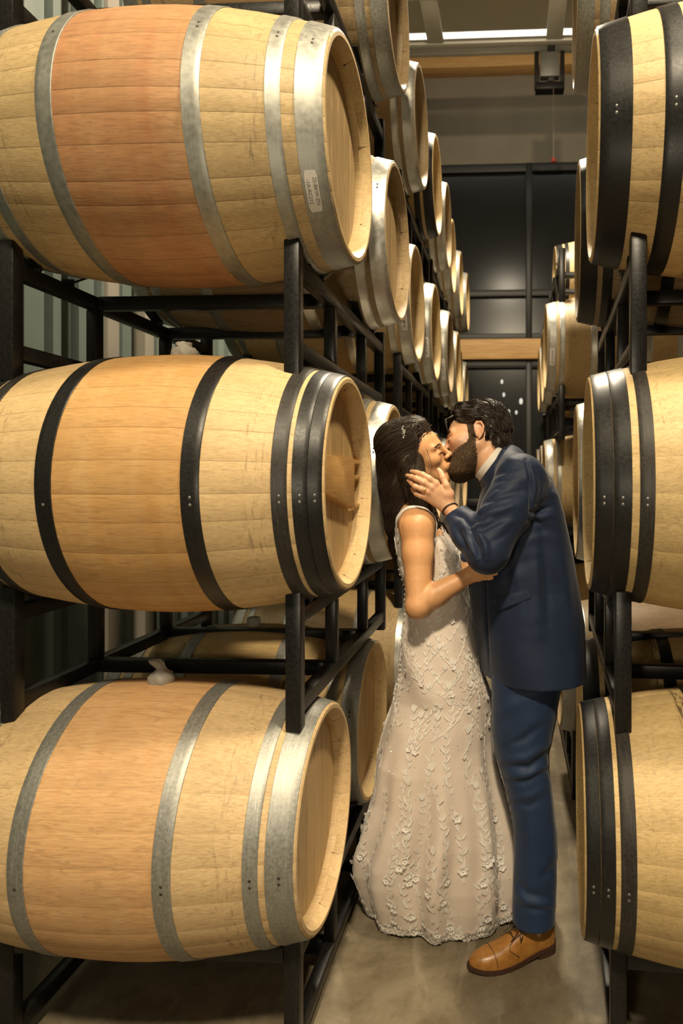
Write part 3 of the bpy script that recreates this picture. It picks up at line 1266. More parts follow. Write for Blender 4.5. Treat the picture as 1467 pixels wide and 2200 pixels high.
        for a in corners:
            for d in range(3):
                if a[d] == 0:
                    b = list(a)
                    b[d] = 1
                    b = tuple(b)
                    va, vb = val[a], val[b]
                    x = (va < 0) != (vb < 0)
                    t = np.where(x, va / np.where(np.abs(va - vb) < 1e-9, 1, va - vb), 0)
                    p = np.array(a, float)[None] + np.zeros((len(I), 3))
                    p[:, d] += t
                    acc += p * x[:, None]
                    cnt += x
        V = self.lo + self.h * (I + acc / np.maximum(cnt, 1)[:, None])
        Q = []
        for d in range(3):
            sa = [slice(None)] * 3
            sb = [slice(None)] * 3
            sa[d] = slice(0, -1)
            sb[d] = slice(1, None)
            e = ins[tuple(sa)] != ins[tuple(sb)]
            o1, o2 = (d + 1) % 3, (d + 2) % 3
            E = np.argwhere(e)
            ok = (E[:, o1] > 0) & (E[:, o2] > 0) & (E[:, o1] < m.shape[o1]) & (E[:, o2] < m.shape[o2])
            E = E[ok]
            flip = ins[E[:, 0], E[:, 1], E[:, 2]]
            def cell(d1, d2):
                G = E.copy()
                G[:, o1] -= d1
                G[:, o2] -= d2
                return idx[G[:, 0], G[:, 1], G[:, 2]]
            q = np.stack([cell(1, 1), cell(0, 1), cell(0, 0), cell(1, 0)], 1)
            q[~flip] = q[~flip][:, ::-1]
            Q.append(q)
        return V, np.concatenate(Q)


def smooth_verts(V, Q, it=2, lam=0.5):
    for _ in range(it):
        s = np.zeros_like(V)
        c = np.zeros(len(V))
        for a in range(4):
            for b in ((a + 1) % 4, (a + 3) % 4):
                np.add.at(s, Q[:, a], V[Q[:, b]])
                np.add.at(c, Q[:, a], 1)
        V = V + lam * (s / np.maximum(c, 1)[:, None] - V)
    return V


def vert_normals(V, Q):
    n = np.cross(V[Q[:, 2]] - V[Q[:, 0]], V[Q[:, 3]] - V[Q[:, 1]])
    N = np.zeros_like(V)
    for a in range(4):
        np.add.at(N, Q[:, a], n)
    return N / (np.linalg.norm(N, axis=1, keepdims=True) + 1e-12)


def np_mesh(name, V, Q, smooth=True):
    me = bpy.data.meshes.new(name)
    Q = np.asarray(Q)
    me.vertices.add(len(V))
    me.vertices.foreach_set('co', np.asarray(V, np.float32).ravel())
    k = Q.shape[1]
    me.loops.add(Q.size)
    me.loops.foreach_set('vertex_index', Q.astype(np.int32).ravel())
    me.polygons.add(len(Q))
    me.polygons.foreach_set('loop_start', np.arange(0, Q.size, k, dtype=np.int32))
    me.polygons.foreach_set('loop_total', np.full(len(Q), k, np.int32))
    me.update(calc_edges=True)
    me.validate()
    me.polygons.foreach_set('use_smooth', [smooth] * len(me.polygons))
    return me


def vcol(me, C):
    a = me.color_attributes.new('tint', 'FLOAT_COLOR', 'POINT')
    C = np.concatenate([C, np.ones((len(C), 1))], 1).astype(np.float32)
    a.data.foreach_set('color', C.ravel())


def pxy(V):
    """photograph pixel and depth of world points"""
    d = V - CAMP
    z = d @ FW
    return PPX + F * (d @ RT) / z, PPY - F * (d @ UP) / z, z


def folds(V, N, lines):
    """press creases (negative) or raise ridges (positive) along polylines laid over the near side of a cloth"""
    px, py, z = pxy(V)
    near = np.clip(-(N @ FW) * 2.5, 0, 1)
    disp = np.zeros(len(V))
    for pts, amp, wid in lines:
        best = np.full(len(V), 1e9)
        ends = np.zeros(len(V))
        for i in range(len(pts) - 1):
            a = np.array(pts[i], float)
            b = np.array(pts[i + 1], float)
            ab = b - a
            t = np.clip(((px - a[0]) * ab[0] + (py - a[1]) * ab[1]) / (ab @ ab), 0, 1)
            d = np.hypot(px - a[0] - t * ab[0], py - a[1] - t * ab[1])
            g = (i + t) / (len(pts) - 1)
            u = d < best
            best = np.where(u, d, best)
            ends = np.where(u, np.sin(np.pi * np.clip(g, 0.06, 0.94)) ** 0.6, ends)
        disp += amp * np.exp(-(best / wid) ** 2) * ends
    return V + N * (disp * near)[:, None]


# ------------------------------------------------------------------ heads
class Frame:
    """head frame: origin between the ears, f forward, l towards the person's camera side, u up"""
    def __init__(self, o, f, l, u, s):
        self.o = np.array(o)
        self.A = np.array([f, l, u])
        self.s = s

    def __call__(self, a, b, c):
        return self.o + self.s * (a * self.A[0] + b * self.A[1] + c * self.A[2])

    def inv(self, p):
        return ((p - self.o) @ self.A.T) / self.s


def head_frame(px, py, d, facing, pitch, roll, s, yaw=0.0):
    """facing -1 looks to -X, +1 to +X; pitch up positive; roll positive = crown away from the camera"""
    f0 = np.array([facing * math.cos(pitch), 0, math.sin(pitch)])
    u0 = np.array([-facing * math.sin(pitch), 0, math.cos(pitch)])
    l0 = np.array([0, -1.0, 0])
    u = u0 * math.cos(roll) - l0 * math.sin(roll)
    l = l0 * math.cos(roll) + u0 * math.sin(roll)
    f = f0
    if yaw:
        f, l = f * math.cos(yaw) + l * math.sin(yaw), l * math.cos(yaw) - f * math.sin(yaw)
    return Frame(P(px, py, d), f, l, u, s)


def sculpt_head(g, H, male):
    s = H.s
    A = H.A
    e = lambda c, r, k=0.012, op='u': g.ell(H(*c), np.array(r) * s, A, k * s, op)
    c_ = lambda a, b, ra, rb, k=0.01, op='u': g.cone(H(*a), H(*b), ra * s, rb * s, k * s, op)
    e((-0.012, 0, 0.046), (0.096, 0.075, 0.086), 0)
    e((0.030, 0, 0.030), (0.062, 0.064, 0.066), 0.02)
    e((0.040, 0, -0.040), (0.052, 0.052, 0.062), 0.03)
    jw = 0.052 if male else 0.046
    for q in (-1, 1):
        c_((-0.002, q * jw, -0.040), (0.066, q * 0.016, -0.098), 0.020 if male else 0.016, 0.016, 0.03)
        e((0.058, q * 0.044, -0.012), (0.024, 0.019, 0.020), 0.025)
        c_((0.086, q * 0.012, 0.030), (0.074, q * 0.048, 0.030), 0.0105 if male else 0.008, 0.008, 0.016)
    c_((0.074, -0.012, -0.100), (0.074, 0.012, -0.100), 0.0165 if male else 0.014, 0.0165 if male else 0.014, 0.02)
    # eye sockets, closed lids
    for q in (-1, 1):
        e((0.098, q * 0.032, 0.008), (0.016, 0.017, 0.012), 0.012, 's')
        e((0.0775, q * 0.0315, 0.006), (0.0145, 0.0150, 0.0115), 0.004)
        c_((0.0915, q * 0.024, 0.0035), (0.085, q * 0.045, 0.0030), 0.0012, 0.0012, 0.003)
    # nose
    c_((0.091, 0, 0.024), (0.113, 0, -0.014), 0.0075, 0.0085, 0.012)
    e((0.1145, 0, -0.0185), (0.0105, 0.0095, 0.0085), 0.008)
    for q in (-1, 1):
        e((0.104, q * 0.0125, -0.0225), (0.0095, 0.0062, 0.0070), 0.006)
        e((0.108, q * 0.0075, -0.0290), (0.0045, 0.0030, 0.0030), 0.002, 's')
    # mouth
    e((0.088, 0, -0.055), (0.014, 0.026, 0.020), 0.014)
    for q in (-1, 1):
        c_((0.103, q * 0.003, -0.0505), (0.0915, q * 0.023, -0.0555), 0.0050, 0.0022, 0.004)
        c_((0.1015, q * 0.000, -0.0625), (0.0910, q * 0.021, -0.0575), 0.0062, 0.0024, 0.004)
    c_((0.112, 0.0, -0.0565), (0.103, 0.0, -0.0565), 0.0012, 0.0012, 0.002, 's')
    # ears
    for q in (-1, 1):
        back = lambda a, b, c: (a, q * b, c)
        e(back(-0.012, 0.0745, 0.000), (0.017, 0.007, 0.028), 0.006)
        pts = [(0.002, 0.073, -0.004), (-0.000, 0.0765, 0.020), (-0.010, 0.081, 0.031), (-0.024, 0.084, 0.026), (-0.030, 0.085, 0.008), (-0.024, 0.082, -0.012), (-0.010, 0.0765, -0.030)]
        for a, b in zip(pts[:-1], pts[1:]):
            c_(back(*a), back(*b), 0.0042, 0.0042, 0.003)
        e(back(-0.011, 0.0835, 0.000), (0.009, 0.0075, 0.015), 0.004, 's')
        c_(back(0.000, 0.075, -0.003), back(-0.001, 0.079, -0.007), 0.004, 0.003, 0.003)


MH = head_frame(1024, 953, 2.350, -1, math.radians(-10), math.radians(30), 1.0, math.radians(3))
WH = head_frame(898, 985, 2.292, 1, math.radians(17), math.radians(-14), 0.90, math.radians(4))


def head_tint(V, H, base, lips, cheek):
    q = H.inv(V)
    C = np.tile(np.array(base), (len(V), 1))
    m = np.exp(-(((q[:, 0] - 0.100) / 0.012) ** 2 + (q[:, 1] / 0.020) ** 2 + ((q[:, 2] + 0.0565) / 0.0085) ** 4))[:, None]
    C = C * (1 - 0.75 * m) + np.array(lips) * 0.75 * m
    for w in (-1, 1):
        c = np.exp(-(((q[:, 0] - 0.068) / 0.03) ** 2 + ((q[:, 1] - w * 0.045) / 0.025) ** 2 + ((q[:, 2] + 0.02) / 0.022) ** 2))[:, None]
        C = C * (1 - 0.35 * c) + np.array(cheek) * 0.35 * c
        c = np.exp(-(((q[:, 0] + 0.012) / 0.03) ** 2 + ((q[:, 1] - w * 0.082) / 0.014) ** 2 + ((q[:, 2]) / 0.034) ** 2))[:, None]
        C = C * (1 - 0.4 * c) + np.array(cheek) * 0.4 * c
    return C


def skin_mat(name):
    t = NT(name)
    vc = t.node('ShaderNodeVertexColor', layer_name='tint').outputs[0]
    n = t.noise(t.pos(), 70, 4, 0.6)
    col = t.mix(0.25, vc, t.mix(1.0, vc, t.ramp(n, [(0.35, (0.78, 0.72, 0.68)), (0.65, (1.1, 1.1, 1.1))]), 'MULTIPLY'))
    t.bs(Base_Color=col, Roughness=0.46)
    t.b.inputs['Subsurface Weight'].default_value = 0.12
    t.b.inputs['Subsurface Radius'].default_value = (0.012, 0.005, 0.003)
    t.b.inputs['Subsurface Scale'].default_value = 0.6
    t.bump(t.noise(t.pos(), 700, 2, 0.5), 0.06, 0.0006)
    return t.m


skin_mat('skin')


def hair_mat(name, a, b, rough=0.36):
    t = NT(name)
    n = t.noise(t.pos(), 220, 3, 0.6)
    t.bs(Base_Color=t.ramp(n, [(0.3, a), (0.7, b)]), Roughness=rough)
    t.b.inputs['Specular IOR Level'].default_value = 0.32
    return t.m


hair_mat('hair_dark', (0.009, 0.006, 0.0045), (0.032, 0.021, 0.013), 0.42)
hair_mat('hair_brown', (0.012, 0.0075, 0.005), (0.042, 0.025, 0.014), 0.52)
hair_mat('beard_hair', (0.030, 0.017, 0.008), (0.105, 0.060, 0.028), 0.6)


def strands(g, seeds, dirfn, steps, step, lift, rad, seg=3, keep=None, wig=0.0, rng=None):
    """hair strands combed over the zero level of a field; returns one joined tube mesh"""
    p = seeds.copy()
    path = []
    rng = rng or np.random.default_rng(1)
    ph = rng.uniform(0, 6.28, len(p))
    fr = rng.uniform(0.5, 1.1, len(p))
    lf = lift * rng.uniform(0.2, 1.6, len(p))
    for s in range(steps):
        n = g.normal(p, 0.004)
        p = p - n * (g.sample(p) - lf * math.sin(math.pi * min(1, (s + 0.6) / steps)) ** 0.5)[:, None]
        path.append(p.copy())
        d = dirfn(p, s / steps)
        d = d - n * np.sum(d * n, 1)[:, None]
        d /= np.linalg.norm(d, axis=1, keepdims=True) + 1e-9
        side = np.cross(n, d)
        d = d + wig * side * np.sin(ph + fr * s)[:, None]
        p = p + step * d
    path = np.array(path)            # steps, n, 3
    if keep is not None:
        okp = np.ones(path.shape[1], bool)
        for s in range(steps):
            okp &= keep(path[s])
        path = path[:, okp]
    S, n, _ = path.shape
    t = np.gradient(path, axis=0)
    t /= np.linalg.norm(t, axis=2, keepdims=True) + 1e-9
    ref = np.array([0.3, -0.9, 0.3])
    u = np.cross(t, ref)
    u /= np.linalg.norm(u, axis=2, keepdims=True) + 1e-9
    w = np.cross(t, u)
    r = rad * np.sin(np.pi * np.linspace(0.12, 0.97, S)) ** 0.5
    V = []
    for k in range(seg):
        a = 2 * PI * k / seg
        V.append(path + r[:, None, None] * (u * math.cos(a) + w * math.sin(a)))
    V = np.stack(V, 2)               # S, n, seg, 3
    idx = np.arange(S * n * seg).reshape(S, n, seg)
    Q = []
    for k in range(seg):
        k2 = (k + 1) % seg
        Q.append(np.stack([idx[:-1, :, k], idx[:-1, :, k2], idx[1:, :, k2], idx[1:, :, k]], -1).reshape(-1, 4))
    return V.reshape(-1, 3), np.concatenate(Q)


def sstep(x, a, b):
    t = np.clip((x - a) / (b - a), 0, 1)
    return t * t * (3 - 2 * t)


def shell(H, male, thick, box_pad=0.06):
    """offset of the head by a thickness that depends on head coordinates (positive inside the mask)"""
    r = 0.17 * H.s
    g = Grid(H.o - r, H.o + r, 0.0026)
    sculpt_head(g, H, male)
    X, Y, Z = np.meshgrid(*g.ax, indexing='ij')
    q = H.inv(np.stack([X.ravel(), Y.ravel(), Z.ravel()], 1))
    g.f = g.f - thick(q[:, 0], q[:, 1], q[:, 2]).reshape(g.f.shape).astype(np.float32)
    return g


# =================================================================== the man
DM = 2.27
MY = math.radians(23)        # torso turned a little towards the camera
man = empty('person', tuple(P(1150, 2050, 2.22) * np.array([1, 1, 0])))
tag(man, 'bearded dark-haired man in a blue suit leaning in to kiss', 'person')


def to_parent(V, root):
    return V - np.array(root.location)


def jrows(rows, d):
    out = []
    for py, l, r, b in rows:
        a, c = P(l, py, d), P(r, py, d)
        m = (a + c) / 2
        hw = np.linalg.norm(c - a) / 2
        out.append((m[2], m[0], m[1], math.sqrt(max(hw ** 2 - (b * math.sin(MY)) ** 2, 0.004)) / math.cos(MY), b))
    return out


JR = jrows([(1008, 1066, 1160, 0.12), (1030, 1046, 1180, 0.17), (1060, 1032, 1192, 0.195), (1100, 1024, 1204, 0.20), (1187, 1012, 1224, 0.195), (1258, 1008, 1237, 0.185),
            (1336, 1018, 1250, 0.19), (1400, 1028, 1251, 0.20), (1446, 1036, 1251, 0.203), (1470, 1040, 1252, 0.206)], DM)
TOR = jrows([(1010, 1075, 1150, 0.10), (1040, 1048, 1176, 0.155), (1100, 1044, 1185, 0.17), (1190, 1040, 1200, 0.165), (1270, 1046, 1205, 0.155), (1395, 1066, 1196, 0.150), (1420, 1075, 1190, 0.13)], DM)
# joints
shL, elL, wrL = P(1118, 1030, 2.10), P(1047, 1186, 2.00), P(963, 1090, 2.145)
shR, elR, wrR = P(1105, 1030, 2.46), P(1020, 1190, 2.60), P(935, 1225, 2.52)
neck0, neck1 = MH(-0.030, 0, -0.030), P(1060, 1003, 2.312)
hipL, knL, anL = P(1130, 1460, 2.210), P(1137, 1700, 2.206), P(1148, 1960, 2.206)
hipR, knR, anR = P(1126, 1450, 2.385), P(1139, 1690, 2.402), P(1148, 1870, 2.405)

HANDL = dict(
    index=[(936, 1039, 2.128), (922, 1028, 2.120), (908, 1020, 2.124), (895, 1015, 2.140), (885.5, 1012.5, 2.156)],
    middle=[(926.5, 1047, 2.124), (909, 1036, 2.114), (893.5, 1028, 2.120), (883, 1024, 2.138), (875.5, 1021.5, 2.156)],
    ring=[(919.5, 1056.5, 2.124), (905, 1050.5, 2.114), (892, 1045, 2.120), (884, 1038.5, 2.138), (878.5, 1033, 2.154)],
    pinky=[(914, 1067, 2.130), (903, 1065, 2.124), (894.5, 1061, 2.130), (889, 1056, 2.142), (885.5, 1051.5, 2.154)],
    thumb=[(964, 1062, 2.138), (958.5, 1043, 2.132), (951, 1026, 2.140), (946.5, 1016, 2.150), (943, 1010, 2.158)])
FR = dict(index=[.0105, .0092, .0088, .0077, .0062], middle=[.0108, .0095, .0090, .0078, .0062], ring=[.0105, .0090, .0085, .0075, .0060],
          pinky=[.0098, .0078, .0074, .0066, .0054], thumb=[.0150, .0112, .0100, .0090, .0066])


def hand(g, fingers, wrist, rad):
    pts = {k: [P(*q) for q in v] for k, v in fingers.items()}
    order = ['index', 'middle', 'ring', 'pinky']
    # back of the hand: metacarpals fanned from the wrist
    for i, kf in enumerate(order):
        base = pts[kf][0]
        w = wrist + (base - wrist) * 0.12 + (pts['index'][0] - pts['pinky'][0]) * (0.17 - 0.115 * i)
        g.cone(w, base, 0.0135, 0.0105, 0.010)
    g.cone(wrist + (pts['index'][0] - pts['pinky'][0]) * 0.15, pts['thumb'][0], 0.015, 0.0150, 0.012)
    g.cone(pts['thumb'][0], pts['index'][0] + (wrist - pts['index'][0]) * 0.3, 0.011, 0.009, 0.014)
    for kf, pp in pts.items():
        g.chain(pp, rad[kf], 0.0035)
        g.ell(pp[0], (rad[kf][0] * 1.05,) * 3, None, 0.006)
        g.ell(pp[2], (rad[kf][2] * 1.06,) * 3, None, 0.003)
    # nails: a shallow flat at each tip
    return pts


print('man body')
g = gM = Grid((-0.62, 1.86, -0.02), (0.42, 2.78, 1.80), 0.0030)
sculpt_head(g, MH, True)
g.cone(neck0, neck1, 0.056, 0.060, 0.02)
g.cone(neck1, P(1095, 1060, 2.30), 0.060, 0.075, 0.02)
g.loft(TOR, 0.03, MY)
g.chain([shL, elL, wrL], [0.045, 0.036, 0.0215], 0.012)
hp = hand(g, HANDL, wrL, FR)
g.chain([shR, elR, wrR], [0.045, 0.036, 0.024], 0.012)
HANDR = {k: [tuple(x) for x in v] for k, v in dict(
    index=[(912, 1216, 2.51), (898, 1213, 2.50), (884, 1212, 2.49), (874, 1212, 2.48)], middle=[(910, 1228, 2.51), (895, 1227, 2.50), (880, 1227, 2.49), (869, 1227, 2.475)],
    ring=[(910, 1240, 2.51), (896, 1241, 2.50), (882, 1241, 2.49), (872, 1241, 2.48)], pinky=[(912, 1250, 2.52), (901, 1253, 2.51), (890, 1255, 2.50), (882, 1256, 2.49)],
    thumb=[(925, 1208, 2.50), (918, 1196, 2.49), (910, 1188, 2.485), (904, 1184, 2.48)]).items()}
hand(g, HANDR, wrR, {k: v[:4] for k, v in FR.items()})
for hp_, kn, an, tx, ty, td in ((hipL, knL, anL, 1062, 2040, 2.165), (hipR, knR, anR, 1125, 1922, 2.41)):
    g.chain([hp_, kn, an], [0.080, 0.050, 0.034] if hp_ is hipL else [0.056, 0.046, 0.033], 0.03)
    a0 = an.copy()
    a0[2] = 0.064
    t0 = P(tx, ty, td)
    t0[2] = 0.036
    g.chain([an, a0, t0], [0.034, 0.028, 0.012], 0.01)
V, Q = g.nets()
V = smooth_verts(V, Q, 1, 0.35)
me = np_mesh('body', to_parent(V, man), Q)
C = head_tint(V, MH, (0.60, 0.345, 0.200), (0.42, 0.17, 0.11), (0.58, 0.27, 0.16))
q_ = MH.inv(V)
stub = sstep(0.008 - q_[:, 2] - 0.32 * (q_[:, 0] - 0.02), -0.012, 0.020) * sstep(q_[:, 0], -0.016, 0.012) * sstep(q_[:, 2], -0.16, -0.125)
stub = (0.55 * stub)[:, None]
C = C * (1 - stub) + np.array((0.16, 0.085, 0.045)) * stub
# bluish-dark beard skin is left to the beard itself; knuckles a little redder
for kf in ('index', 'middle', 'ring', 'pinky', 'thumb'):
    for j in (0, 2):
        m = np.exp(-np.sum((V - hp[kf][j]) ** 2, 1) / 0.012 ** 2)[:, None] * 0.35
        C = C * (1 - m) + np.array((0.55, 0.25, 0.15)) * m
vcol(me, C)
body_m = link('body', me, man, 'skin')
# finger nails
nv = []
for kf in ('index', 'middle', 'ring', 'pinky', 'thumb'):
    a, b = hp[kf][-2], hp[kf][-1]
    d = (b - a) / np.linalg.norm(b - a)
    n = -FW - d * (-FW @ d)
    n = n / np.linalg.norm(n)
    s_ = np.cross(n, d)
    c = b + n * 0.0052
    r = FR[kf][-1]
    vs = []
    for (x, y) in [(-0.004, -.7), (-0.004, 0), (-0.004, .7), (0.002, -.75), (0.002, 0), (0.002, .75), (0.0065, -.45), (0.0075, 0), (0.0065, .45)]:
        vs.append(c + d * x + s_ * y * r + n * (0.0012 * (1 - abs(y)) - 0.0012 - (0.001 if x > 0.004 else 0)))
    nv.append((to_parent(np.array(vs), man), [(0, 1, 4, 3), (1, 2, 5, 4), (3, 4, 7, 6), (4, 5, 8, 7)]))
plain('nail', (0.66, 0.42, 0.28), 0.25)
for v, f in nv:
    link('fingernail', mesh('fingernail', v, f, True), body_m, 'nail')

# hair and beard ------------------------------------------------------
print('man hair')


def man_hair_t(f, l, u):
    al = np.abs(l)
    # hairline: forehead, temples, around the ear, nape
    line = 0.072 + 0.012 * np.cos(al * 60)                        # forward limit on the crown
    front = sstep(line + 0.42 * np.minimum(u - 0.075, 0) - f, -0.004, 0.012)
    side = sstep(u + 0.055 + 1.35 * np.minimum(f + 0.03, 0) * 0 - np.where(f > -0.012, 0.075 + 1.2 * np.maximum(f + 0.012, 0) * 0.4, 0.018), -0.006, 0.008)
    ear = ((f + 0.014) / 0.024) ** 2 + ((u - 0.001) / 0.036) ** 2
    side = side * sstep(ear, 0.8, 1.25)
    m = front * side
    t = 0.010 + 0.012 * sstep(u, 0.06, 0.12) + 0.006 * sstep(-f, 0.02, 0.09) + 0.008 * np.exp(-((f - 0.05) / 0.03) ** 2) * sstep(u, 0.08, 0.1)
    t = t + 0.0035 * np.sin(f * 130 + 3 * np.sin(l * 60)) * np.sin(l * 110 + u * 40)
    return np.where(m > 0.02, t * m - 0.003 * (1 - m), -0.006)


gh = shell(MH, True, man_hair_t)
# curls at the nape over the collar
for a, b, c in ((-0.095, 0.03, -0.035), (-0.085, 0.05, -0.045), (-0.10, 0.0, -0.04), (-0.07, 0.062, -0.04)):
    gh.ell(MH(a, b, c), (0.016, 0.014, 0.026), MH.A, 0.012)
hv, hq = gh.nets()
hv = smooth_verts(hv, hq, 2, 0.5)
hairm = link('hair', np_mesh('hair', to_parent(hv, man), hq), man, 'hair_dark')


def man_dir(p, s):
    q = MH.inv(p)
    back = -MH.A[0][None] * 1.0 + MH.A[2][None] * (-0.2 - 1.6 * sstep(-q[:, 0], 0.0, 0.09))[:, None]
    down = MH.A[1][None] * (np.sign(q[:, 1]) * 0.35 * sstep(q[:, 2], 0.02, 0.1))[:, None] - MH.A[2][None] * (0.35 * sstep(0.1 - q[:, 2], 0, 0.08))[:, None]
    return back + down


rs = np.random.default_rng(5)
qv = MH.inv(hv)
ok = np.where((gh.sample(hv) < 0.002) & (qv[:, 2] > -0.03))[0]
sd = hv[rs.choice(ok, 1500)]
gsk = shell(MH, True, lambda f, l, u: np.zeros_like(f))
sv, sq = strands(gh, sd, man_dir, 9, 0.0075, 0.0045, 0.00115, 3, lambda p: gsk.sample(p) > 0.0022, 0.30, rs)
link('hair_strands', np_mesh('hair_strands', to_parent(sv, man), sq), hairm, 'hair_dark')
# fringe lock falling on the forehead
for k, (dl, du) in enumerate([(0.030, 0.0), (0.022, 0.004), (0.038, -0.004), (0.034, 0.003), (0.018, -0.002), (0.044, -0.006)]):
    pts = [MH(0.052, dl - 0.004, 0.104 + du), MH(0.076, dl, 0.097 + du), MH(0.088 + 0.001 * k, dl + 0.004, 0.084), MH(0.0935, dl + 0.010, 0.068 + du), MH(0.091, dl + 0.014, 0.054 + 2 * du), MH(0.0905, dl + 0.012, 0.045 + 2 * du)]
    v, f = tube_data(pts, [0.0035, 0.0030, 0.0022, 0.0016, 0.0012, 0.0005], 6)
    link('hair_lock', mesh('hair_lock', to_parent(np.array(v), man), f, True), hairm, 'hair_dark')


def beard_t(f, l, u):
    al = np.abs(l)
    wv = 0.0025 * np.sin(f * 420 + 3 * np.sin(u * 260)) + 0.002 * np.sin(u * 700 + f * 300)
    jaw = sstep(-0.018 - 0.32 * (f - 0.02) - u + 0.55 * np.maximum(0.035 - f, 0) * 1.4 + wv, -0.006, 0.018)   # below the cheek line
    side = sstep(f + wv, -0.004, 0.014)
    m = jaw * side
    # the moustache, mouth left free
    mo = np.exp(-(((u + 0.040) / 0.0075) ** 4 + (al / 0.034) ** 4)) * sstep(f, 0.08, 0.09)
    m = np.maximum(m, mo)
    lips = np.exp(-(((u + 0.0565) / 0.010) ** 4 + (al / 0.021) ** 4)) * sstep(f, 0.085, 0.092)
    nose = sstep(u, -0.034, -0.028) * sstep(f, 0.08, 0.09)
    m = m * (1 - lips) * (1 - nose)
    t = 0.0028 + 0.0045 * sstep(-u, 0.06, 0.115) + 0.002 * sstep(-u, 0.02, 0.06)
    # sideburn
    sb = np.exp(-(((f - 0.012) / 0.014) ** 4)) * sstep(u, -0.05, -0.03) * sstep(0.055 - u, 0, 0.012) * sstep(al, 0.05, 0.06)
    m2 = np.maximum(m, sb * 0.8)
    neck = sstep(u + 0.1225 + 0.35 * (0.06 - f) * 0.0, -0.014, 0.002)
    m2 = m2 * neck
    return np.where(m2 > 0.02, t * m2 - 0.003 * (1 - m2), -0.006)


gb = shell(MH, True, beard_t)
bv, bq = gb.nets()
bv = smooth_verts(bv, bq, 1, 0.4)
# keep only the part outside the skin
gsk = shell(MH, True, lambda f, l, u: np.zeros_like(f))
beard = link('beard', np_mesh('beard', to_parent(bv, man), bq), man, 'beard_hair')
out = np.where(gsk.sample(bv) > 0.0012)[0]
sd = bv[rs.choice(out, 2600)]


def beard_dir(p, s):
    q = MH.inv(p)
    return -MH.A[2][None] * 1.0 + MH.A[0][None] * (0.15 + 0.4 * sstep(-q[:, 2], 0.05, 0.1))[:, None] + 0.2 * rs.normal(size=p.shape)


sv, sq = strands(gb, sd, beard_dir, 5, 0.0034, 0.0024, 0.0006, 3, lambda p: gsk.sample(p) > 0.0008, 0.2, rs)
link('beard_strands', np_mesh('beard_strands', to_parent(sv, man), sq), beard, 'beard_hair')


def brows(H, g0, root, mat, n, thick, male):
    q0 = []
    for _ in range(n):
        w = rs.choice((-1, 1))
        t = rs.uniform(0, 1)
        b = 0.012 + 0.040 * t
        c = 0.0285 + (0.006 * math.sin(math.pi * min(1, t * 1.25) * 0.8)) + rs.normal() * thick - 0.002 * t
        q0.append(H(0.10 - 0.35 * max(b - 0.02, 0), w * b, c))
    seeds = np.array(q0)
    for _ in range(4):
        nn = g0.normal(seeds, 0.004)
        seeds = seeds - nn * g0.sample(seeds)[:, None]

    def dr(p, s):
        q = H.inv(p)
        return H.A[1][None] * np.sign(q[:, 1])[:, None] + H.A[2][None] * 0.25 - H.A[0][None] * 0.2
    v, f = strands(g0, seeds, dr, 5, 0.0022, 0.0008, 0.00042, 3, None, 0.1, rs)
    return link('eyebrows', np_mesh('eyebrows', to_parent(v, root), f), root, mat)


plain('lash', (0.008, 0.005, 0.004), 1.0, Specular_IOR_Level=0.0)


def lashes(H, g0, root, n=15):
    parts = []
    for w in (-1, 1):
        for i in range(n):
            t = i / (n - 1)
            b = 0.019 + 0.026 * t
            p = np.array([H(0.096 - 0.25 * max(b - 0.025, 0), w * b, 0.0028)])
            for _ in range(5):
                p = p - g0.normal(p, 0.003) * g0.sample(p)[:, None]
            p = p[0]
            d = H.A[0] * 0.9 - H.A[2] * 0.55 + H.A[1] * w * (t - 0.35) * 0.8
            parts.append(tube_data([p, p + d * 0.0045 - H.A[2] * 0.001, p + d * 0.0085], [0.0004, 0.0003, 0.0001], 3, False))
    v, f = join_data(parts)
    return link('eyelashes', mesh('eyelashes', to_parent(np.array(v), root), f), root, 'lash')


brows(MH, gsk, man, 'hair_dark', 260, 0.0034, True)
lashes(MH, gsk, man)

# ring and bracelet
t = NT('gold')
t.bs(Base_Color=(0.85, 0.58, 0.22), Metallic=1.0, Roughness=0.2)
plain('black_band', (0.012, 0.010, 0.009), 0.5)


def band(name, c, axis, r, tube, mat, root, flat=1.0):
    axis = axis / np.linalg.norm(axis)
    a = np.array([0, 0, 1.0]) if abs(axis[2]) < 0.9 else np.array([1.0, 0, 0])
    u = np.cross(axis, a)
    u /= np.linalg.norm(u)
    w = np.cross(axis, u)
    V, FA = [], []
    n, m = 28, 6
    for i in range(n):
        an = 2 * PI * i / n
        dr = u * math.cos(an) + w * math.sin(an)
        for j in range(m):
            b = 2 * PI * j / m
            V.append(c + dr * (r + tube * math.cos(b)) + axis * tube * flat * math.sin(b))
    for i in range(n):
        for j in range(m):
            FA.append((i * m + j, ((i + 1) % n) * m + j, ((i + 1) % n) * m + (j + 1) % m, i * m + (j + 1) % m))
    return link(name, mesh(name, to_parent(np.array(V), root), FA, True), root, mat)


rr0, rr1 = hp['ring'][0], hp['ring'][1]
o = band('wedding_ring', rr0 + (rr1 - rr0) * 0.62, rr1 - rr0, 0.0098, 0.0013, 'gold', man, 2.2)
o['label'] = 'gold wedding ring'
o = band('bracelet', wrL + (elL - wrL) * 0.045, (elL - wrL) * 0.7 - UP * 0.05 + RT * 0.01, 0.0258, 0.0019, 'black_band', man, 1.4)
o['label'] = 'thin black cord bracelet'

# =================================================================== the woman
print('woman')
DW = 2.33
woman = empty('person', tuple(P(940, 1900, 2.45) * np.array([1, 1, 0])))
tag(woman, 'long dark-haired woman in a white lace wedding dress kissing the man', 'person')


def wrow(py, l, r, b, d=DW):
    a, c = P(l, py, d), P(r, py, d)
    m = (a + c) / 2
    return (m[2], m[0], m[1], np.linalg.norm(c - a) / 2, b)


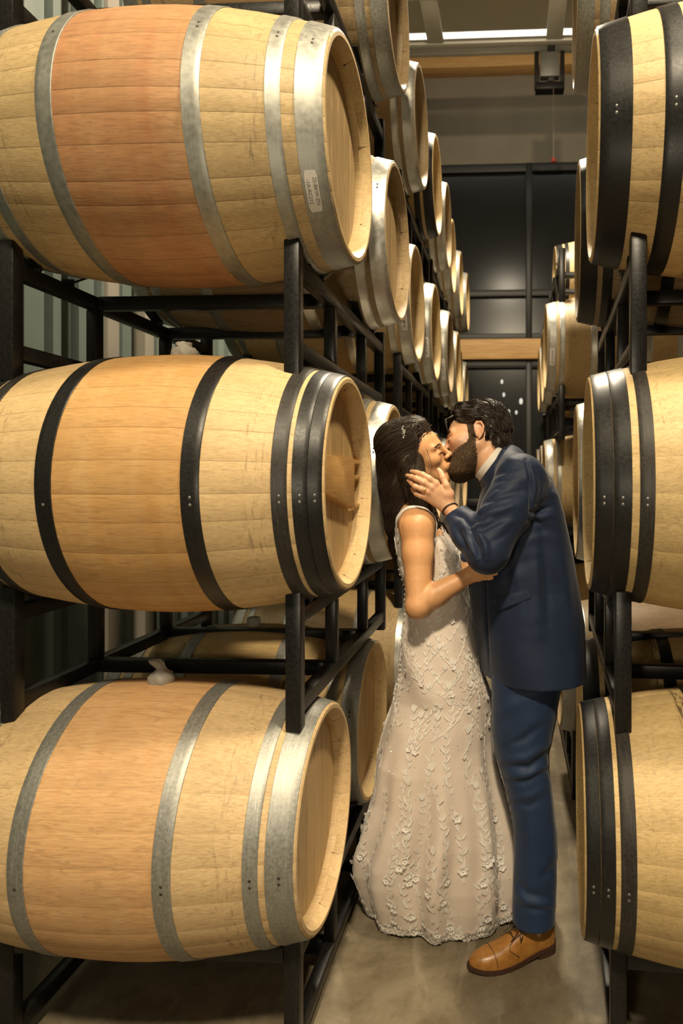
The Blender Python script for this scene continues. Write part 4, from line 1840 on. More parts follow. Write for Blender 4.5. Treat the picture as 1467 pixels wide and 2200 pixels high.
WT = [wrow(1092, 868, 906, 0.10), wrow(1112, 853, 930, 0.145), wrow(1135, 849, 950, 0.150), wrow(1165, 851, 972, 0.142), wrow(1190, 853, 984, 0.136), wrow(1215, 859, 990, 0.128), wrow(1260, 870, 1003, 0.122),
      wrow(1310, 872, 1012, 0.128), wrow(1360, 864, 1020, 0.145), wrow(1410, 860, 1030, 0.158), wrow(1450, 866, 1038, 0.160)]
wshR, welR, wwrR = P(897, 1130, 2.175), P(899, 1298, 2.130), P(1004, 1238, 2.145)
wshL, welL, wwrL = P(893, 1125, 2.475), P(985, 1225, 2.54), P(1085, 1215, 2.55)
WHAND = dict(index=[(1030, 1218, 2.128), (1044, 1212, 2.118), (1056, 1210, 2.108), (1064, 1210, 2.10)], middle=[(1032, 1226, 2.126), (1047, 1222, 2.114), (1060, 1221, 2.103), (1069, 1221, 2.096)],
             ring=[(1031, 1234, 2.126), (1046, 1232, 2.114), (1058, 1232, 2.103), (1066, 1232, 2.097)], pinky=[(1029, 1242, 2.13), (1041, 1242, 2.118), (1050, 1242, 2.11), (1057, 1242, 2.105)],
             thumb=[(1016, 1222, 2.135), (1024, 1211, 2.125), (1032, 1204, 2.12), (1038, 1200, 2.115)])
WHANDL = dict(index=[(1100, 1205, 2.555), (1114, 1202, 2.55), (1127, 1202, 2.54), (1136, 1203, 2.53)], middle=[(1102, 1214, 2.555), (1118, 1212, 2.55), (1132, 1213, 2.54), (1142, 1214, 2.53)],
              ring=[(1102, 1223, 2.555), (1117, 1223, 2.55), (1130, 1224, 2.54), (1138, 1225, 2.53)], pinky=[(1100, 1231, 2.56), (1112, 1233, 2.55), (1122, 1235, 2.545), (1129, 1236, 2.54)],
              thumb=[(1090, 1205, 2.55), (1098, 1194, 2.545), (1106, 1188, 2.54), (1112, 1185, 2.535)])
WFR = {k: [x * 0.82 for x in v[:4]] for k, v in FR.items()}
g = gW = Grid((-0.52, 1.98, -0.02), (0.24, 2.78, 1.74), 0.0029)
sculpt_head(g, WH, False)
g.cone(WH(-0.022, 0, -0.03), P(884, 1090, 2.315), 0.047, 0.052, 0.02)
g.loft(WT, 0.02, 0, -0.010)
for sh in (wshR, wshL):
    g.cone(P(886, 1100, 2.315), sh, 0.042, 0.050, 0.04)
g.chain([wshR, wshR + (welR - wshR) * 0.35, welR, ], [0.0530, 0.0465, 0.0375], 0.02)
mid = welR + (wwrR - welR) * 0.3
g.chain([welR, mid, wwrR], [0.0365, 0.0375, 0.0245], 0.012)
g.ell(welR + np.array([-0.004, 0, -0.012]), (0.032, 0.032, 0.032), None, 0.02)
hand(g, WHAND, wwrR, WFR)
g.chain([wshL, welL, wwrL], [0.049, 0.036, 0.024], 0.012)
hand(g, WHANDL, wwrL, WFR)
for sx, dd in ((-1, -0.07), (1, 0.08)):
    hp0, kn0, an0 = P(945, 1440, 2.34 + dd), P(962, 1640, 2.36 + dd), P(965, 1905, 2.43 + dd)
    g.chain([hp0, kn0, an0], [0.080, 0.055, 0.036], 0.03)
    tt = an0 + np.array([0.12, -0.02, 0])
    tt[2] = 0.035
    g.chain([an0, an0 * np.array([1, 1, 0]) + np.array([0, 0, 0.06]), tt], [0.036, 0.032, 0.022], 0.01)
V, Q = g.nets()
V = smooth_verts(V, Q, 1, 0.35)
me = np_mesh('body', to_parent(V, woman), Q)
vcol(me, head_tint(V, WH, (0.61, 0.325, 0.150), (0.50, 0.17, 0.12), (0.62, 0.28, 0.16)))
body_w = link('body', me, woman, 'skin')
wsk = shell(WH, False, lambda f, l, u: np.zeros_like(f))
brows(WH, wsk, woman, 'hair_dark', 120, 0.0012, False)
lashes(WH, wsk, woman)


def woman_hair_t(f, l, u):
    al = np.abs(l)
    line = 0.060 + 0.02 * np.cos(al * 45) - 0.55 * np.maximum(0.085 - u, 0) - 0.12 * np.maximum(-u, 0)
    m = sstep(line - f, -0.004, 0.010)
    m = m * sstep(u + 0.075, -0.01, 0.01)
    t = 0.012 + 0.012 * sstep(u, 0.05, 0.12) + 0.012 * sstep(-f, 0.0, 0.09) + 0.006 * np.exp(-((u - 0.03) / 0.05) ** 2) * sstep(al, 0.03, 0.07)
    return np.where(m > 0.02, t * m - 0.003 * (1 - m), -0.006)


g = Grid(WH.o - np.array([0.26, 0.26, 0.46]), WH.o + np.array([0.18, 0.22, 0.18]), 0.0034)
sculpt_head(g, WH, False)
X, Y, Z = np.meshgrid(*g.ax, indexing='ij')
q = WH.inv(np.stack([X.ravel(), Y.ravel(), Z.ravel()], 1))
th = woman_hair_t(q[:, 0], q[:, 1], q[:, 2]).reshape(g.f.shape).astype(np.float32)
far = (np.abs(q).max(1) > 0.16).reshape(g.f.shape)
g.f = np.where(far, 0.2, g.f - th).astype(np.float32)
# the long fall of hair behind the neck and over the back
fall = [(866, 955, 2.30, .060), (858, 1000, 2.30, .066), (860, 1045, 2.30, .064), (860, 1090, 2.30, .052), (858, 1125, 2.315, .042), (860, 1170, 2.36, .032), (866, 1235, 2.40, .014)]
for (a, b) in zip(fall[:-1], fall[1:]):
    g.cone(P(*a[:3]), P(*b[:3]), a[3], b[3], 0.02)
fall2 = [(886, 985, 2.245, .036), (888, 1020, 2.232, .036), (896, 1050, 2.222, .036), (906, 1080, 2.215, .030), (922, 1108, 2.215, .020), (940, 1128, 2.22, .010)]
for (a, b) in zip(fall2[:-1], fall2[1:]):
    g.cone(P(*a[:3]), P(*b[:3]), a[3], b[3], 0.015)
# the bun that holds the half-up hair with the comb
g.ell(P(872, 938, 2.26), (0.040, 0.045, 0.034), None, 0.015)
hv, hq = g.nets()
hv = smooth_verts(hv, hq, 2, 0.5)
N = vert_normals(hv, hq)
hairw = link('hair', np_mesh('hair', to_parent(hv, woman), hq), woman, 'hair_brown')


def wdir(p, s):
    q = WH.inv(p)
    top = sstep(q[:, 2], 0.0, 0.08)[:, None]
    back = -WH.A[0][None] * 1.0 - WH.A[2][None] * 0.35
    down = np.array([[0.02, 0.0, -1.0]])
    return back * top + (down - 0.55 * WH.A[0][None]) * (1 - top)


qv = WH.inv(hv)
sd = hv[rs.choice(len(hv), 3800)]
fr_ = np.where((wsk.sample(hv) < 0.022) & (qv[:, 0] > -0.03) & (qv[:, 2] > -0.03))[0]
sd = np.concatenate([sd, hv[rs.choice(fr_, 1100)]])
sd = sd[wsk.sample(sd) > 0.003]


def her_keep(p):
    q = WH.inv(p)
    line = 0.060 + 0.02 * np.cos(np.abs(q[:, 1]) * 45) - 0.55 * np.maximum(0.085 - q[:, 2], 0) - 0.12 * np.maximum(-q[:, 2], 0)
    return (q[:, 0] < line + np.where(q[:, 2] > 0.06, 0.019, 0.022)) | (q[:, 2] < -0.06)


sv, sq = strands(g, sd, wdir, 12, 0.010, 0.0035, 0.0010, 3, her_keep, 0.22, rs)
link('hair_strands', np_mesh('hair_strands', to_parent(sv, woman), sq), hairw, 'hair_brown')
# loose strand by the ear, over the cheek
pts = [P(916, 965, 2.212), P(922, 982, 2.205), P(927, 1000, 2.206), P(927, 1016, 2.212)]
v, f = tube_data(pts, [0.0009, 0.0009, 0.0008, 0.0005], 5)
link('hair_lock', mesh('hair_lock', to_parent(np.array(v), woman), f, True), hairw, 'hair_brown')
# beaded comb
t = NT('crystal')
t.bs(Base_Color=(0.9, 0.88, 0.82), Roughness=0.12, Metallic=0.5)
parts = []
for i in range(26):
    cx_, cy_ = 866 + rs.normal() * 2.4, 930 + rs.normal() * 6.5
    dd_ = np.arange(2.05, 2.45, 0.003)
    hit_ = np.where(g.sample(np.array([P(cx_, cy_, q_) for q_ in dd_])) < 0)[0]
    c = P(cx_, cy_, (dd_[hit_[0]] if len(hit_) else 2.24) - 0.006)
    c_v, c_f = [], []
    r = rs.uniform(0.0016, 0.0032)
    vv = [c + r * np.array(d) for d in ((1, 0, 0), (-1, 0, 0), (0, 1, 0), (0, -1, 0), (0, 0, 1), (0, 0, -1))]
    parts.append((vv, [(0, 2, 4), (2, 1, 4), (1, 3, 4), (3, 0, 4), (2, 0, 5), (1, 2, 5), (3, 1, 5), (0, 3, 5)]))
v, f = join_data(parts)
o = link('hair_comb', mesh('hair_comb', to_parent(np.array(v), woman), f), woman, 'crystal')
o['label'] = 'sparkling beaded hair comb'
# =================================================================== clothes
print('clothes')


def cloth_mat(name, a, b, rough, weave=900, sheen=0.0, bump=0.15):
    t = NT(name)
    n = t.noise(t.pos(), weave, 2, 0.5)
    m = t.noise(t.pos(), 14, 4, 0.6)
    col = t.mix(0.5, t.ramp(n, [(0.3, a), (0.7, b)]), t.ramp(m, [(0.3, a), (0.7, b)]))
    t.bs(Base_Color=col, Roughness=rough)
    t.b.inputs['Sheen Weight'].default_value = sheen
    t.b.inputs['Sheen Roughness'].default_value = 0.4
    t.b.inputs['Specular IOR Level'].default_value = 0.3
    t.bump(n, bump, 0.0008)
    return t.m


cloth_mat('navy_wool', (0.0065, 0.0135, 0.036), (0.0145, 0.027, 0.064), 0.62, 900, 0.12)
cloth_mat('navy_trouser', (0.010, 0.022, 0.058), (0.021, 0.042, 0.098), 0.60, 900, 0.12)
plain('dark_thread', (0.006, 0.009, 0.02), 0.8)
cloth_mat('white_shirt', (0.62, 0.58, 0.52), (0.70, 0.66, 0.60), 0.7)
cloth_mat('blush_satin', (0.72, 0.615, 0.53), (0.78, 0.685, 0.605), 0.5, 500, 0.2, 0.1)
cloth_mat('ivory_lace', (0.84, 0.80, 0.74), (0.90, 0.87, 0.82), 0.6, 600, 0.1, 0.5)
t = NT('tan_leather')
n = t.noise(t.pos(), 40, 4, 0.6)
t.bs(Base_Color=t.ramp(n, [(0.25, (0.21, 0.085, 0.014)), (0.7, (0.36, 0.165, 0.035))]), Roughness=0.36)
t.bump(t.noise(t.pos(), 300, 3, 0.6), 0.12, 0.0006)
plain('brown_sole', (0.045, 0.020, 0.010), 0.55)
plain('lace_brown', (0.055, 0.028, 0.012), 0.7)


def halfspace(g, c, n, lo, hi):
    n = n / np.linalg.norm(n)
    g.put(lo, hi, lambda X, Y, Z: -((X - c[0]) * n[0] + (Y - c[1]) * n[1] + (Z - c[2]) * n[2]), 0, 's')


def hit(g, px, py, d0=1.85, d1=2.75):
    """depth at which the sight line of a photograph pixel meets a field"""
    ds = np.arange(d0, d1, 0.004)
    p = np.array([P(px, py, d) for d in ds])
    f = g.sample(p)
    i = np.where(f < 0)[0]
    if len(i) == 0:
        return None
    return ds[i[0]]


# ---- jacket
gj = Grid((-0.30, 1.80, 0.845), (0.36, 2.72, 1.64), 0.0036)
JR2 = [r for r in JR if r[0] > 0.855]
gj.loft(JR2, 0.0, MY, 0.0, 2.25)
nb = P(1092, 1000, 2.30)
gj.cone(nb, shL, 0.050, 0.066, 0.05)
gj.cone(nb, shR, 0.050, 0.066, 0.05)
gj.cone(P(1075, 1018, 2.30), P(1085, 1000, 2.305), 0.070, 0.064, 0.03)
cuff = wrL + (elL - wrL) * 0.15
gj.chain([shL, shL + (elL - shL) * 0.45, elL], [0.077, 0.071, 0.061], 0.025)
gj.chain([elL, elL + (cuff - elL) * 0.5, cuff], [0.060, 0.054, 0.0435], 0.02)
ax = (wrL - elL) / np.linalg.norm(wrL - elL)
axc = -(RT * 27 - UP * 49) / 56.0 + ax * 0.5
axc = axc / np.linalg.norm(axc)
halfspace(gj, cuff, axc, cuff - 0.075, cuff + 0.075)
gj.cone(cuff - ax * 0.035, cuff + ax * 0.05, 0.037, 0.0385, 0, 's')
gj.chain([shR, elR, wrR + (elR - wrR) * 0.15], [0.075, 0.060, 0.044], 0.02)
# neck hole
gj.cone(P(1058, 1001, 2.308), neck0, 0.070, 0.078, 0.01, 's')
V, Q = gj.nets()
V = smooth_verts(V, Q, 2, 0.5)
N = vert_normals(V, Q)
C5 = lambda pts: [(780 + x * 0.3545, 840 + y * 0.3545) for x, y in pts]
JF = [(C5([(745, 705), (700, 745), (680, 790)]), 0.006, 5), (C5([(775, 785), (720, 815), (665, 835)]), 0.007, 5),
      (C5([(735, 560), (820, 500), (985, 440)]), -0.004, 8), (C5([(720, 640), (850, 580), (985, 530)]), 0.004, 9), (C5([(715, 690), (850, 640), (990, 600)]), -0.005, 8),
      (C5([(700, 760), (850, 715), (1000, 660)]), 0.004, 10), (C5([(700, 850), (820, 800), (960, 740)]), -0.004, 10),
      (C5([(650, 850), (690, 940), (715, 1030)]), -0.008, 6), (C5([(690, 850), (740, 930), (750, 1010)]), 0.007, 7), (C5([(610, 830), (650, 930), (690, 1020)]), 0.006, 7),
      (C5([(570, 830), (610, 920), (650, 1000)]), -0.006, 7), (C5([(500, 800), (530, 860), (580, 930)]), 0.004, 8),
      (C5([(540, 740), (600, 760), (660, 840)]), -0.005, 7), (C5([(800, 890), (860, 800), (960, 720)]), 0.004, 12),
      (C5([(1020, 735), (1080, 725), (1140, 700)]), -0.006, 5), (C5([(1010, 785), (1050, 790), (1090, 820)]), -0.005, 5), (C5([(1030, 760), (1080, 765), (1150, 750)]), 0.005, 8),
      (C5([(985, 420), (1010, 520), (1015, 640), (1015, 735)]), -0.006, 4), (C5([(990, 440), (1040, 560), (1040, 700)]), 0.005, 9),
      (C5([(745, 1160), (742, 1300), (750, 1467)]) + [(1052, 1440)], -0.004, 3), (C5([(1090, 850), (1105, 1100), (1120, 1400)]), -0.006, 12), (C5([(1050, 1000), (1060, 1200), (1060, 1467)]), 0.006, 16),
      (C5([(900, 1030), (960, 1200), (980, 1467)]), 0.004, 16), (C5([(860, 1060), (890, 1130), (880, 1200)]), -0.005, 12), (C5([(1180, 900), (1220, 1150), (1250, 1400)]), 0.006, 14)]
JF = [(p_, 1.6 * a_, w_) for p_, a_, w_ in JF]
JF += [(C5([(725, 600), (790, 540), (900, 480)]), 0.005, 6), (C5([(712, 660), (800, 600), (920, 560)]), -0.006, 6), (C5([(705, 720), (800, 670), (930, 630)]), 0.006, 6),
       (C5([(700, 800), (780, 750), (900, 700)]), 0.006, 6), (C5([(720, 870), (800, 830), (900, 790)]), 0.005, 7), (C5([(740, 930), (810, 900), (880, 860)]), -0.005, 7),
       (C5([(600, 780), (640, 850), (700, 930)]), 0.005, 5), (C5([(560, 860), (600, 940), (640, 990)]), 0.004, 6), (C5([(475, 770), (520, 850), (560, 900)]), -0.004, 6),
       (C5([(760, 420), (850, 400), (960, 430)]), 0.004, 8), (C5([(730, 480), (760, 440), (800, 400)]), -0.004, 6), (C5([(1060, 480), (1110, 560), (1130, 680)]), -0.004, 10),
       (C5([(1090, 640), (1140, 620), (1180, 640)]), 0.004, 8), (C5([(1050, 860), (1120, 840), (1190, 860)]), -0.004, 10), (C5([(930, 960), (1010, 900), (1100, 880)]), 0.004, 10),
       (C5([(860, 1100), (960, 1040), (1060, 1020)]), -0.004, 12), (C5([(770, 1200), (860, 1140), (980, 1120)]), 0.003, 12)]
V = folds(V, N, JF)
N = vert_normals(V, Q)
jacket = link('jacket', np_mesh('jacket', to_parent(V, man), Q), man, 'navy_wool')
jacket['label'] = 'navy blue suit jacket'

# flap pocket, button and cuff buttons lie on the cloth


def patch(name, quad, g, root, mat, off, nu=9, nv=4, thick=0.0025):
    """small panel laid on a surface: quad in photograph pixels (tl, tr, br, bl)"""
    V0 = []
    q = np.array(quad, float)
    last = 2.1
    for j in range(nv):
        for i in range(nu):
            u, v = i / (nu - 1), j / (nv - 1)
            p = (q[0] * (1 - u) + q[1] * u) * (1 - v) + (q[3] * (1 - u) + q[2] * u) * v
            d = hit(g, p[0], p[1]) or last
            last = d
            V0.append(P(p[0], p[1], d - off - (0.002 if 0 < j else 0)))
    V0 = np.array(V0)
    V1 = V0 + FW * (off + 0.004)
    VV = np.concatenate([V0, V1])
    n = nu * nv
    FA = [(j * nu + i, j * nu + i + 1, (j + 1) * nu + i + 1, (j + 1) * nu + i) for j in range(nv - 1) for i in range(nu - 1)]
    ring = [i for i in range(nu)] + [j * nu + nu - 1 for j in range(1, nv)] + [(nv - 1) * nu + i for i in range(nu - 2, -1, -1)] + [j * nu for j in range(nv - 2, 0, -1)]
    FA += [(ring[k], n + ring[k], n + ring[(k + 1) % len(ring)], ring[(k + 1) % len(ring)]) for k in range(len(ring))]
    return link(name, mesh(name, to_parent(VV, root), FA, True, 50), root if False else jacket, mat)


# lapel edge and side pocket flap
patch('pocket_flap', [(1058, 1293), (1136, 1263), (1141, 1284), (1061, 1315)], gj, man, 'navy_wool', 0.010)


def seam(name, pts, g, root, mat, r=0.0011, off=0.0005, parent=None):
    path = []
    last = 2.15
    for i in range(len(pts) - 1):
        for t_ in np.linspace(0, 1, 7)[:-1 if i < len(pts) - 2 else None]:
            x = pts[i][0] * (1 - t_) + pts[i + 1][0] * t_
            y = pts[i][1] * (1 - t_) + pts[i + 1][1] * t_
            d = hit(g, x, y) or last
            last = d
            path.append(P(x, y, d - off))
    v, f = tube_data(path, r, 5)
    return link(name, mesh(name, to_parent(np.array(v), root), f, True), parent or root, mat)


seam('seam', C5([(742, 1190), (742, 1300), (752, 1440)]) + [(1050, 1400)], gj, man, 'dark_thread', parent=jacket)
seam('seam', [(1052, 1290), (1098, 1274), (1138, 1259)], gj, man, 'dark_thread', parent=jacket)


# ---- collars
def collar(name, a, b, d, r, h0, h1, thick, mat, flare=0.0, arc=(-2.9, 2.9), parent=None, wob=0.0, tilt=0.0):
    """band around the neck: a,b are the photograph pixels of its back and front on the near side"""
    A, B = P(a[0], a[1], d), P(b[0], b[1], d)
    c = (A + B) / 2
    e1 = (B - A) / np.linalg.norm(B - A)       # towards the throat
    e2 = -FW
    ax = np.cross(e1, e2)
    if ax[2] < 0:
        ax = -ax
    ax = ax / np.linalg.norm(ax)
    e2 = e2 + ax * tilt
    r1 = np.linalg.norm(B - A) / 2
    V, FA = [], []
    n = 36
    for i in range(n):
        t_ = arc[0] + (arc[1] - arc[0]) * i / (n - 1)
        dr = -e1 * math.cos(t_) * r1 + e2 * math.sin(t_) * r
        front = 0.5 - 0.5 * math.cos(t_)
        u = dr / np.linalg.norm(dr)
        lo = h0 - wob * front
        for (h, o) in ((lo, thick + flare), (h1 - 0.002, thick), (h1, thick * 0.5), (h1 - 0.002, 0), (lo, 0)):
            V.append(c + dr + u * o + ax * h)
    for i in range(n - 1):
        for k in range(4):
            FA.append((i * 5 + k, (i + 1) * 5 + k, (i + 1) * 5 + k + 1, i * 5 + k + 1))
    return link(name, mesh(name, to_parent(np.array(V), man), FA, True, 50), parent or man, mat)


sc_ = collar('shirt_collar', (1078, 962), (1026, 1027), 2.305, 0.076, -0.055, 0.010, 0.003, 'white_shirt', tilt=0.05)
sc_['label'] = 'white shirt collar'
collar('jacket_collar', (1083, 959), (1029, 1031), 2.305, 0.083, -0.06, -0.004, 0.007, 'navy_wool', 0.018, parent=jacket, wob=0.01, tilt=0.02)

# ---- trousers
gt = Grid((-0.10, 1.98, 0.06), (0.36, 2.62, 1.0), 0.0036)


def leg_rows(rows, d, b):
    out = []
    for k, (py, l, r) in enumerate(rows):
        dd = d if np.isscalar(d) else d[k]
        a, c = P(l, py, dd), P(r, py, dd)
        m = (a + c) / 2
        out.append((m[2], m[0], m[1], np.linalg.norm(c - a) / 2, b[k] if not np.isscalar(b) else b))
    return out


LL = [(1400, 1050, 1222), (1450, 1054, 1214), (1489, 1056, 1203), (1530, 1056, 1196), (1578, 1057, 1186), (1617, 1064, 1178), (1650, 1074, 1177), (1682, 1083, 1182), (1746, 1099, 1189), (1786, 1103, 1194), (1836, 1104, 1196), (1885, 1102, 1196), (1960, 1100, 1193), (1978, 1101, 1192)]
gt.loft(leg_rows(LL, 2.205, [0.10, 0.10, 0.10, 0.098, 0.093, 0.088, 0.083, 0.078, 0.075, 0.073, 0.072, 0.070, 0.068, 0.068]), 0.0)
RL = [(x, l + 6, r + 2) for x, l, r in LL[:-3]] + [(1860, 1106, 1193), (1905, 1106, 1190)]
RL = [(x, l + (14 if x < 1500 else 0), r - (16 if x < 1500 else 0)) for x, l, r in RL if x > 1410]
RL = [(1385, 1078, 1184)] + RL
gt.loft(leg_rows(RL, 2.40, 0.072), 0.02)
gt.cone(P(1130, 1405, 2.24), P(1135, 1405, 2.34), 0.09, 0.085, 0.04)
V, Q = gt.nets()
V = smooth_verts(V, Q, 2, 0.5)
N = vert_normals(V, Q)
C8 = lambda pts: [(740 + x * 0.4956, 1340 + y * 0.4956) for x, y in pts]
TF = [(C8([(700, 530), (780, 500), (870, 430)]), -0.007, 9), (C8([(690, 590), (790, 580), (885, 520)]), 0.007, 9), (C8([(700, 620), (800, 625), (885, 560)]), -0.008, 7),
      (C8([(720, 660), (800, 655), (880, 610)]), 0.006, 8), (C8([(700, 690), (780, 690), (870, 640)]), -0.006, 7), (C8([(740, 760), (820, 740), (880, 690)]), 0.005, 9),
      (C8([(720, 780), (800, 790), (860, 760)]), -0.005, 8), (C8([(740, 310), (820, 290), (900, 250)]), -0.004, 10), (C8([(660, 400), (720, 360), (760, 330)]), 0.004, 14),
      (C8([(740, 1110), (790, 1170), (890, 1190)]), -0.006, 8), (C8([(740, 1160), (800, 1210), (900, 1220)]), 0.006, 9), (C8([(750, 1230), (830, 1240), (910, 1250)]), -0.005, 7),
      (C8([(850, 1100), (890, 1075), (925, 1050)]), -0.006, 9), (C8([(800, 860), (810, 960), (820, 1060)]), 0.004, 10), (C8([(880, 620), (890, 800), (905, 1000)]), 0.004, 10)]
V = folds(V, N, TF)
tr = link('trousers', np_mesh('trousers', to_parent(V, man), Q), man, 'navy_trouser')
tr['label'] = 'blue suit trousers'


# ---- shoes
def floor_pt(px, py):
    d = CZ * F / (py - PPY)
    p = P(px, py, d)
    p[2] = 0
    return p


def shoe_parts():
    """shoe in its own frame: x from heel to toe, length 0.295, y to the left, z up"""
    L = 0.295
    S = [0.0, 0.02, 0.06, 0.14, 0.25, 0.36, 0.48, 0.60, 0.70, 0.80, 0.88, 0.94, 0.98, 1.0]
    HWID = [0.008, 0.024, 0.0315, 0.0345, 0.0335, 0.0345, 0.040, 0.0455, 0.0465, 0.0435, 0.037, 0.027, 0.016, 0.004]
    TOP = [0.070, 0.088, 0.096, 0.098, 0.100, 0.098, 0.086, 0.073, 0.064, 0.058, 0.053, 0.047, 0.040, 0.030]
    BOT = [0.030, 0.030, 0.030, 0.029, 0.026, 0.020, 0.016, 0.014, 0.014, 0.015, 0.017, 0.019, 0.021, 0.023]
    n = 19
    V, FA = [], []
    for s, w, tp, bt in zip(S, HWID, TOP, BOT):
        yo = 0.006 * math.sin(math.pi * s)
        for k in range(n):
            a = math.pi * k / (n - 1)
            c, sn = math.cos(a), math.sin(a)
            pw = 0.62 if s < 0.4 else 0.78
            V.append((s * L, yo + w * math.copysign(abs(c) ** pw, c), bt + (tp - bt) * sn ** (0.85 if s > 0.4 else 0.75)))
    for i in range(len(S) - 1):
        for k in range(n - 1):
            FA.append((i * n + k, (i + 1) * n + k, (i + 1) * n + k + 1, i * n + k + 1))
    upper = mesh('upper', V, FA, True)

    def slab(z0f, z1f, grow, s0=0.0, s1=1.0):
        V, FA = [], []
        ss = [s for s in S if s0 <= s <= s1]
        idx = [S.index(s) for s in ss]
        left = [(S[i] * L - (0.004 if i == 0 else 0) + (0.005 if i == len(S) - 1 else 0), 0.006 * math.sin(math.pi * S[i]) + HWID[i] + grow) for i in idx]
        right = [(x, 2 * 0.006 * math.sin(math.pi * S[i]) - y) for (x, y), i in zip(left, idx)]
        ring = left + right[::-1]
        ids = idx + idx[::-1]
        m = len(ring)
        for (x, y), i in zip(ring, ids):
            V.append((x, y, z0f(i)))
        for (x, y), i in zip(ring, ids):
            V.append((x, y, z1f(i)))
        h = m // 2
        for k in range(h - 1):
            FA.append((k, m - 1 - k, m - 2 - k, k + 1))
            FA.append((m + k, m + k + 1, 2 * m - 2 - k, 2 * m - 1 - k))
        for k in range(m):
            k2 = (k + 1) % m
            FA.append((k, k2, m + k2, m + k))
        return mesh('sole', V, FA, True, 40)
    sole = slab(lambda i: BOT[i] - 0.012, lambda i: BOT[i] + 0.001, 0.0045)
    heel = slab(lambda i: 0.0, lambda i: BOT[i] - 0.011, 0.003, 0.0, 0.25)

    def on(s, a):
        """point of the upper at length s and angle a"""
        w = np.interp(s, S, HWID)
        tp, bt = np.interp(s, S, TOP), np.interp(s, S, BOT)
        c, sn = math.cos(a), math.sin(a)
        pw = 0.62 if s < 0.4 else 0.78
        return np.array((s * L, 0.006 * math.sin(math.pi * s) + (w + 0.0008) * math.copysign(abs(c) ** pw, c), bt + (tp - bt + 0.0008) * sn ** (0.85 if s > 0.4 else 0.75)))
    parts = []
    # toe-cap line, quarter edges
    parts.append(tube_data([on(0.745 + 0.02 * math.sin(a), a) for a in np.linspace(0.12, PI - 0.12, 17)], 0.0009, 5))
    for sgn in (0, 1):
        f_ = (lambda a: a) if sgn == 0 else (lambda a: PI - a)
        parts.append(tube_data([on(s, f_(a)) for s, a in ((0.30, 1.25), (0.42, 1.2), (0.52, 1.15), (0.585, 1.0), (0.60, 0.75), (0.56, 0.5), (0.50, 0.2))], 0.0011, 5))
    stitching = mesh('stitching', *join_data(parts), True)
    parts = []
    for i, s in enumerate((0.345, 0.40, 0.455, 0.51)):
        parts.append(tube_data([on(s, 1.10) + (0, 0, .001), on(s + 0.02, PI / 2) + (0, 0, 0.004), on(s + 0.03, PI - 1.10) + (0, 0, .001)], 0.0016, 5))
        parts.append(tube_data([on(s + 0.03, 1.10) + (0, 0, .001), on(s + 0.01, PI / 2) + (0, 0, 0.005), on(s, PI - 1.10) + (0, 0, .001)], 0.0016, 5))
    k0 = on(0.40, PI / 2) + (0, 0, 0.006)
    for sy in (-1, 1):
        loop = [k0, k0 + (0.004, sy * 0.018, 0.006), k0 + (0.016, sy * 0.040, -0.004), k0 + (0.024, sy * 0.044, -0.016), k0 + (0.020, sy * 0.030, -0.012), k0 + (0.008, sy * 0.010, 0.0), k0]
        parts.append(tube_data(loop, 0.0015, 5))
        parts.append(tube_data([k0, k0 + (0.012, sy * 0.012, 0.003), k0 + (0.032, sy * 0.022, -0.012), k0 + (0.050, sy * 0.026, -0.024)], 0.0014, 5))
    laces = mesh('laces', *join_data(parts), True)
    return upper, sole, heel, stitching, laces


SP = shoe_parts()
for hx, hy, tx, ty in ((1188, 2033, 1008, 2087), (1188, 1928, 1070, 1952)):
    a, b = floor_pt(hx, hy), floor_pt(tx, ty)
    d = b - a
    rz = math.atan2(d[1], d[0])
    sc = float(np.linalg.norm(d) / 0.295) if hx == 1188 else 1.0
    sh = link('shoe', SP[0], man, 'tan_leather')
    sh.location = a - np.array(man.location)
    sh.rotation_euler = (0, 0, rz)
    sh.scale = (sc, min(sc, 1.05), min(sc, 1.05))
    sh['label'] = 'tan leather lace-up dress shoe'
    for nm, me_, m in (('sole', SP[1], 'brown_sole'), ('heel', SP[2], 'brown_sole'), ('stitching', SP[3], 'brown_sole'), ('laces', SP[4], 'lace_brown')):
        link(nm, me_, sh, m)
print('shoe scale', sc)

# =================================================================== the dress
WD = [r[:5] for r in WT[1:10]]
WD = [(z, x, y, a, b) for z, x, y, a, b in WD]
for py, l, r, d, b in [(1440, 860, 1037, 2.335, 0.166), (1465, 855, 1047, 2.345, 0.176), (1489, 848, 1056, 2.36, 0.185), (1538, 832, 1057, 2.37, 0.203), (1578, 822, 1057, 2.38, 0.215), (1617, 813, 1063, 2.39, 0.228), (1687, 809, 1080, 2.41, 0.242),
                       (1751, 792, 1093, 2.43, 0.252), (1801, 778, 1099, 2.45, 0.258), (1835, 779, 1103, 2.46, 0.257), (1875, 792, 1102, 2.475, 0.252), (1912, 806, 1099, 2.49, 0.243), (1928, 812, 1096, 2.50, 0.238)]:
    WD.append(wrow(py, l, r, b, d))
WD = np.array(sorted(WD))
WD[0, 0] = 0.004


